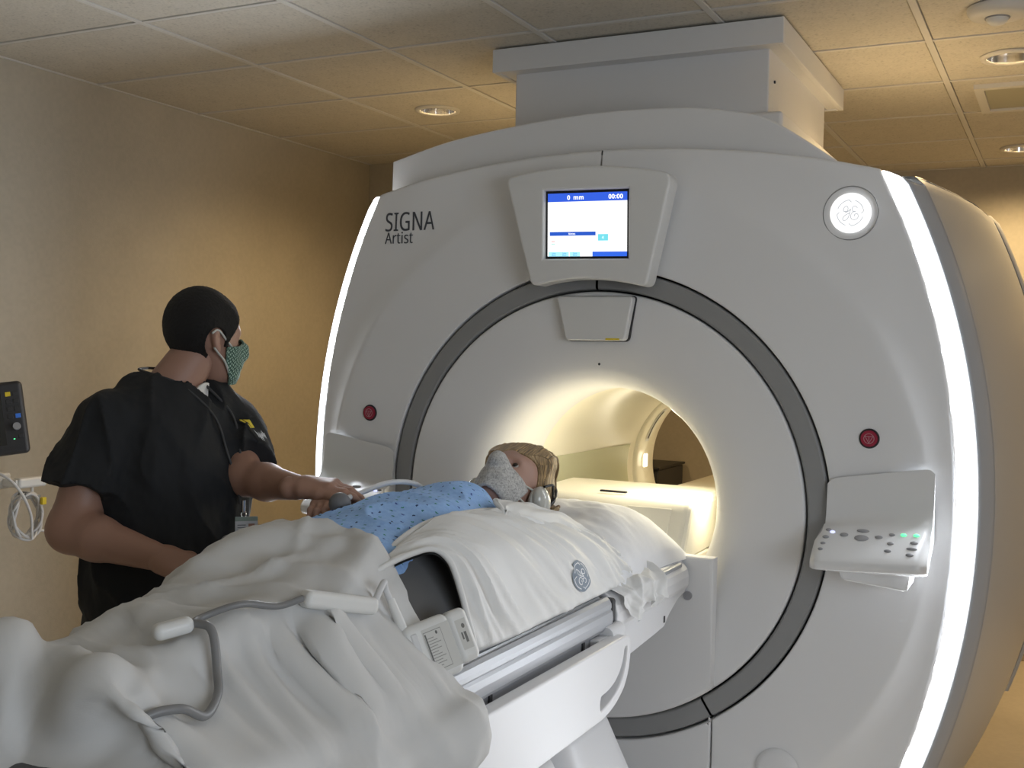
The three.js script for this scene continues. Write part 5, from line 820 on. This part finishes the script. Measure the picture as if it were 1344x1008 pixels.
{ // connector box with label, cables and cable modules
  const t = thing('coil_connector', 'white coil connector box with printed label leaning on the rail', 'connector', [0.29, 0.91, 1.42]);
  const c = V(0.292, 0.962, 1.415), W = V(0.4478, 0.2229, -0.8659), H = V(-0.4125, 0.9107, 0.0212), Nn = V(0.7933, 0.3477, 0.4998);   // the box leans back against the blanket
  const mt = new THREE.Matrix4().makeBasis(W, H, Nn).setPosition(c).multiply(new THREE.Matrix4().makeScale(1.12, 1.12, 1.12)), X = (g) => g.applyMatrix4(mt);
  const b = part('housing', X(new RoundedBoxGeometry(0.088, 0.1, 0.036, 5, 0.014).translate(-0.016, 0, 0)), M.device, t);
  part('grip_groove', X(rbox(-0.05, -0.038, -0.034, 0.036, 0.0135, 0.0195, 0.0055, 4)), M.cableWhite, b);
  part('end_cap', X(new RoundedBoxGeometry(0.04, 0.088, 0.033, 5, 0.012).translate(0.044, 0.004, -0.001)), M.device, b);
  part('strain_relief', X(cyl([-0.05, 0.046, 0], [-0.052, 0.1, 0], 0.009, 0.0065)), M.device, t);
  const tex = canvasTex(512, 512, (g, w, h) => { g.fillStyle = '#c6c5c0'; g.fillRect(0, 0, w, h); g.strokeStyle = '#8d8c88'; g.lineWidth = 8; g.strokeRect(20, 40, 320, 430); g.fillStyle = '#8f8e8a'; for (let i = 0; i < 11; i++) g.fillRect(60, 110 + i * 32, 120 + ((i * 53) % 130), 9); g.fillStyle = '#5e5d5a'; g.fillRect(30, 60, 26, 380); g.beginPath(); g.arc(250, 75, 20, 0, 7); g.fill(); });
  part('label', X(gridGeo([[[-0.03, -0.038, 0.0186], [0.022, -0.038, 0.0186]], [[-0.03, 0.036, 0.0186], [0.022, 0.036, 0.0186]]])), std(lin(1, 1, 1), 0.5, { map: tex }), b, 'printed type label');
  const tx2 = canvasTex(128, 256, (g, w, h) => { g.fillStyle = '#c6c5c0'; g.fillRect(0, 0, w, h); g.fillStyle = '#6a6966'; g.beginPath(); g.arc(80, 60, 20, 0, 7); g.fill(); g.fillRect(30, 110, 20, 60); g.fillRect(62, 110, 30, 90); });
  part('label', X(gridGeo([[[0.034, -0.02, 0.0158], [0.054, -0.02, 0.0158]], [[0.034, 0.03, 0.0158], [0.054, 0.03, 0.0158]]])), std(lin(1, 1, 1), 0.5, { map: tx2 }), b);
  const q0 = V(-0.052, 0.1, 0).applyMatrix4(mt);
  const m0 = [0.222, clothY(0.222, 1.53) + 0.019, 1.522], m1 = [0.175, clothY(0.175, 1.665) + 0.018, 1.668];
  part('cable', tube([[q0.x + 0.004, q0.y - 0.012, q0.z], [q0.x - 0.008, q0.y + 0.02, q0.z + 0.006], [lerp(q0.x, m0[0], 0.45), Math.max(q0.y, m0[1]) + 0.035, lerp(q0.z, m0[2], 0.45)], [lerp(q0.x, m0[0], 0.8), m0[1] + 0.02, lerp(q0.z, m0[2], 0.8)], [m0[0], m0[1], m0[2] + 0.004]], 0.0062, 60, 10), M.cableWhite, t);
  const bar = (a, b2, h, d, r) => { const A = V(...a), B = V(...b2), dd = B.clone().sub(A), L = dd.length(), x = dd.normalize(), z = x.clone().cross(V(0, 1, 0)).normalize(), y = z.clone().cross(x); return new RoundedBoxGeometry(L, h, d, 4, r).applyMatrix4(new THREE.Matrix4().makeBasis(x, y, z).setPosition(A.add(B).multiplyScalar(0.5))); };
  part('cable_module', bar(m0, m1, 0.03, 0.034, 0.011), M.device, t, 'long white cable module lying on the sheet');
  const onCloth = (x, z, r) => [x, clothY(x, z) + r, z];
  const p0 = onCloth(0.07, 1.9, 0.016), p1 = onCloth(0.1, 1.845, 0.016);
  part('cable', tube([m1, onCloth(0.16, 1.71, 0.012), onCloth(0.13, 1.77, 0.01), onCloth(0.09, 1.82, 0.01), [p1[0], p1[1], p1[2]]], 0.0058, 60, 10), M.cable, t);
  part('cable_module', bar(p0, p1, 0.026, 0.03, 0.012), M.device, t, 'short white cable module lying on the sheet');
  part('cable', tube([p1, [p1[0] + 0.035, p1[1] - 0.004, p1[2] - 0.0], onCloth(0.165, 1.862, 0.012), onCloth(0.195, 1.895, 0.01), onCloth(0.212, 1.94, 0.009), onCloth(0.212, 1.985, 0.007), onCloth(0.2, 2.02, 0.0), onCloth(0.19, 2.04, -0.02)], 0.0068, 80, 10), M.cable, t);
}

// ---------------------------------------------------------------- patient monitor at the left wall
{
  const t = thing('patient_monitor', 'dark patient monitor with coloured keys on a grey stand', 'monitor', [-2.2, FL, 0.45]);
  const c = V(-2.19, 1.215, 0.465), x0 = V(0.62, 0, -0.78).normalize(), n = V(0.78, 0.16, 0.62).normalize(), y0 = n.clone().cross(x0).normalize(), x = x0.clone().multiplyScalar(0.991).addScaledVector(y0, 0.13), y = y0.clone().multiplyScalar(0.991).addScaledVector(x0, -0.13), mt = new THREE.Matrix4().makeBasis(x, y, n.clone()).setPosition(c), X = (g) => g.applyMatrix4(mt);
  const w = 0.33, h = 0.265, b = part('housing', X(new RoundedBoxGeometry(w, h, 0.05, 5, 0.018)), M.blackMatte, t);
  const e = new THREE.MeshStandardMaterial({ color: lin(0.018, 0.018, 0.016), roughness: 0.25 });
  part('screen', X(box(-0.15, w / 2 - 0.075, -h / 2 + 0.035, h / 2 - 0.03, 0.0245, 0.0262)), e, b, 'dark switched-off display');
  const kx = [w / 2 - 0.052, w / 2 - 0.027], ky = [0.085, 0.058, 0.031, 0.004];
  ky.forEach((yy, r) => kx.forEach((xx, k) => part('key', X(rbox(xx - 0.009, xx + 0.009, yy - 0.008, yy + 0.008, 0.024, 0.027, 0.002)), r === 0 && k === 0 ? M.yellow : r === 3 && k === 1 ? std(lin(0.05, 0.2, 0.75), 0.4) : M.rubber, b)));
  part('knob', X(new THREE.CylinderGeometry(0.013, 0.014, 0.018, 32).rotateX(Math.PI / 2).translate(w / 2 - 0.036, -0.034, 0.032)), M.key, b);
  part('key', X(rbox(w / 2 - 0.034, w / 2 - 0.018, -0.078, -0.062, 0.024, 0.027, 0.002)), M.rubber, b);
  part('indicator', X(rbox(w / 2 - 0.052, w / 2 - 0.046, -0.08, -0.077, 0.024, 0.0262, 0.001)), M.green, b);
  part('post', rbox(-2.36, -2.24, FL + 0.1, 1.12, 0.36, 0.47, 0.02), M.device, t);
  part('base', rbox(-2.39, -2.1, FL, FL + 0.1, 0.2, 0.65, 0.04), M.device, t);
  const hk = part('bracket', merge([rbox(-2.24, -2.2, 0.955, 0.995, 0.14, 0.27, 0.012, 4), rbox(-2.38, -2.21, 0.96, 0.99, 0.24, 0.28, 0.006), rbox(-2.34, -2.28, 0.95, 1.01, 0.24, 0.39, 0.01)]), M.device, t);
  part('hook', tube([[-2.22, 0.96, 0.195], [-2.22, 0.93, 0.195], [-2.2, 0.915, 0.195], [-2.18, 0.925, 0.195]], 0.006, 24, 8), M.device, hk);
}
{
  const t = thing('coiled_cable', 'coiled white cable hanging from the monitor bracket', 'cable', [-2.2, 0.84, 0.24]);
  for (let k = 0; k < 6; k++) { const q = [], R = 0.072 + 0.012 * rnd(), ox = 0.012 * (rnd() - 0.5), tl = 0.35 * (rnd() - 0.5); for (let i = 0; i < 28; i++) { const a = i / 28 * 2 * Math.PI; q.push(V(-2.205 + ox + 0.02 * Math.sin(a * 2 + k), 0.85 - (R - 0.078) + R * 1.12 * Math.sin(a), 0.235 + R * 0.82 * Math.cos(a) + tl * 0.05 * Math.sin(a))); } part('loop', new THREE.TubeGeometry(new THREE.CatmullRomCurve3(q, true), 80, 0.0052, 8, true), M.cableWhite, t); }
  part('lead', tube([[-2.26, 1.05, 0.39], [-2.18, 0.99, 0.32], [-2.165, 0.87, 0.25], [-2.17, 0.765, 0.235]], 0.0055, 40, 8), M.cableWhite, t);
  part('tail', tube([[-2.2, 0.79, 0.185], [-2.19, 0.785, 0.135], [-2.19, 0.805, 0.095], [-2.19, 0.83, 0.1]], 0.005, 30, 8), M.cableWhite, t);
  part('tag', rbox(-2.185, -2.17, 0.89, 0.918, 0.17, 0.19, 0.003), M.yellow, t, 'yellow tag');
  part('tie', cyl([-2.22, 0.93, 0.245], [-2.18, 0.93, 0.245], 0.014), M.cable, t);
}
renderer.render(scene, camera);
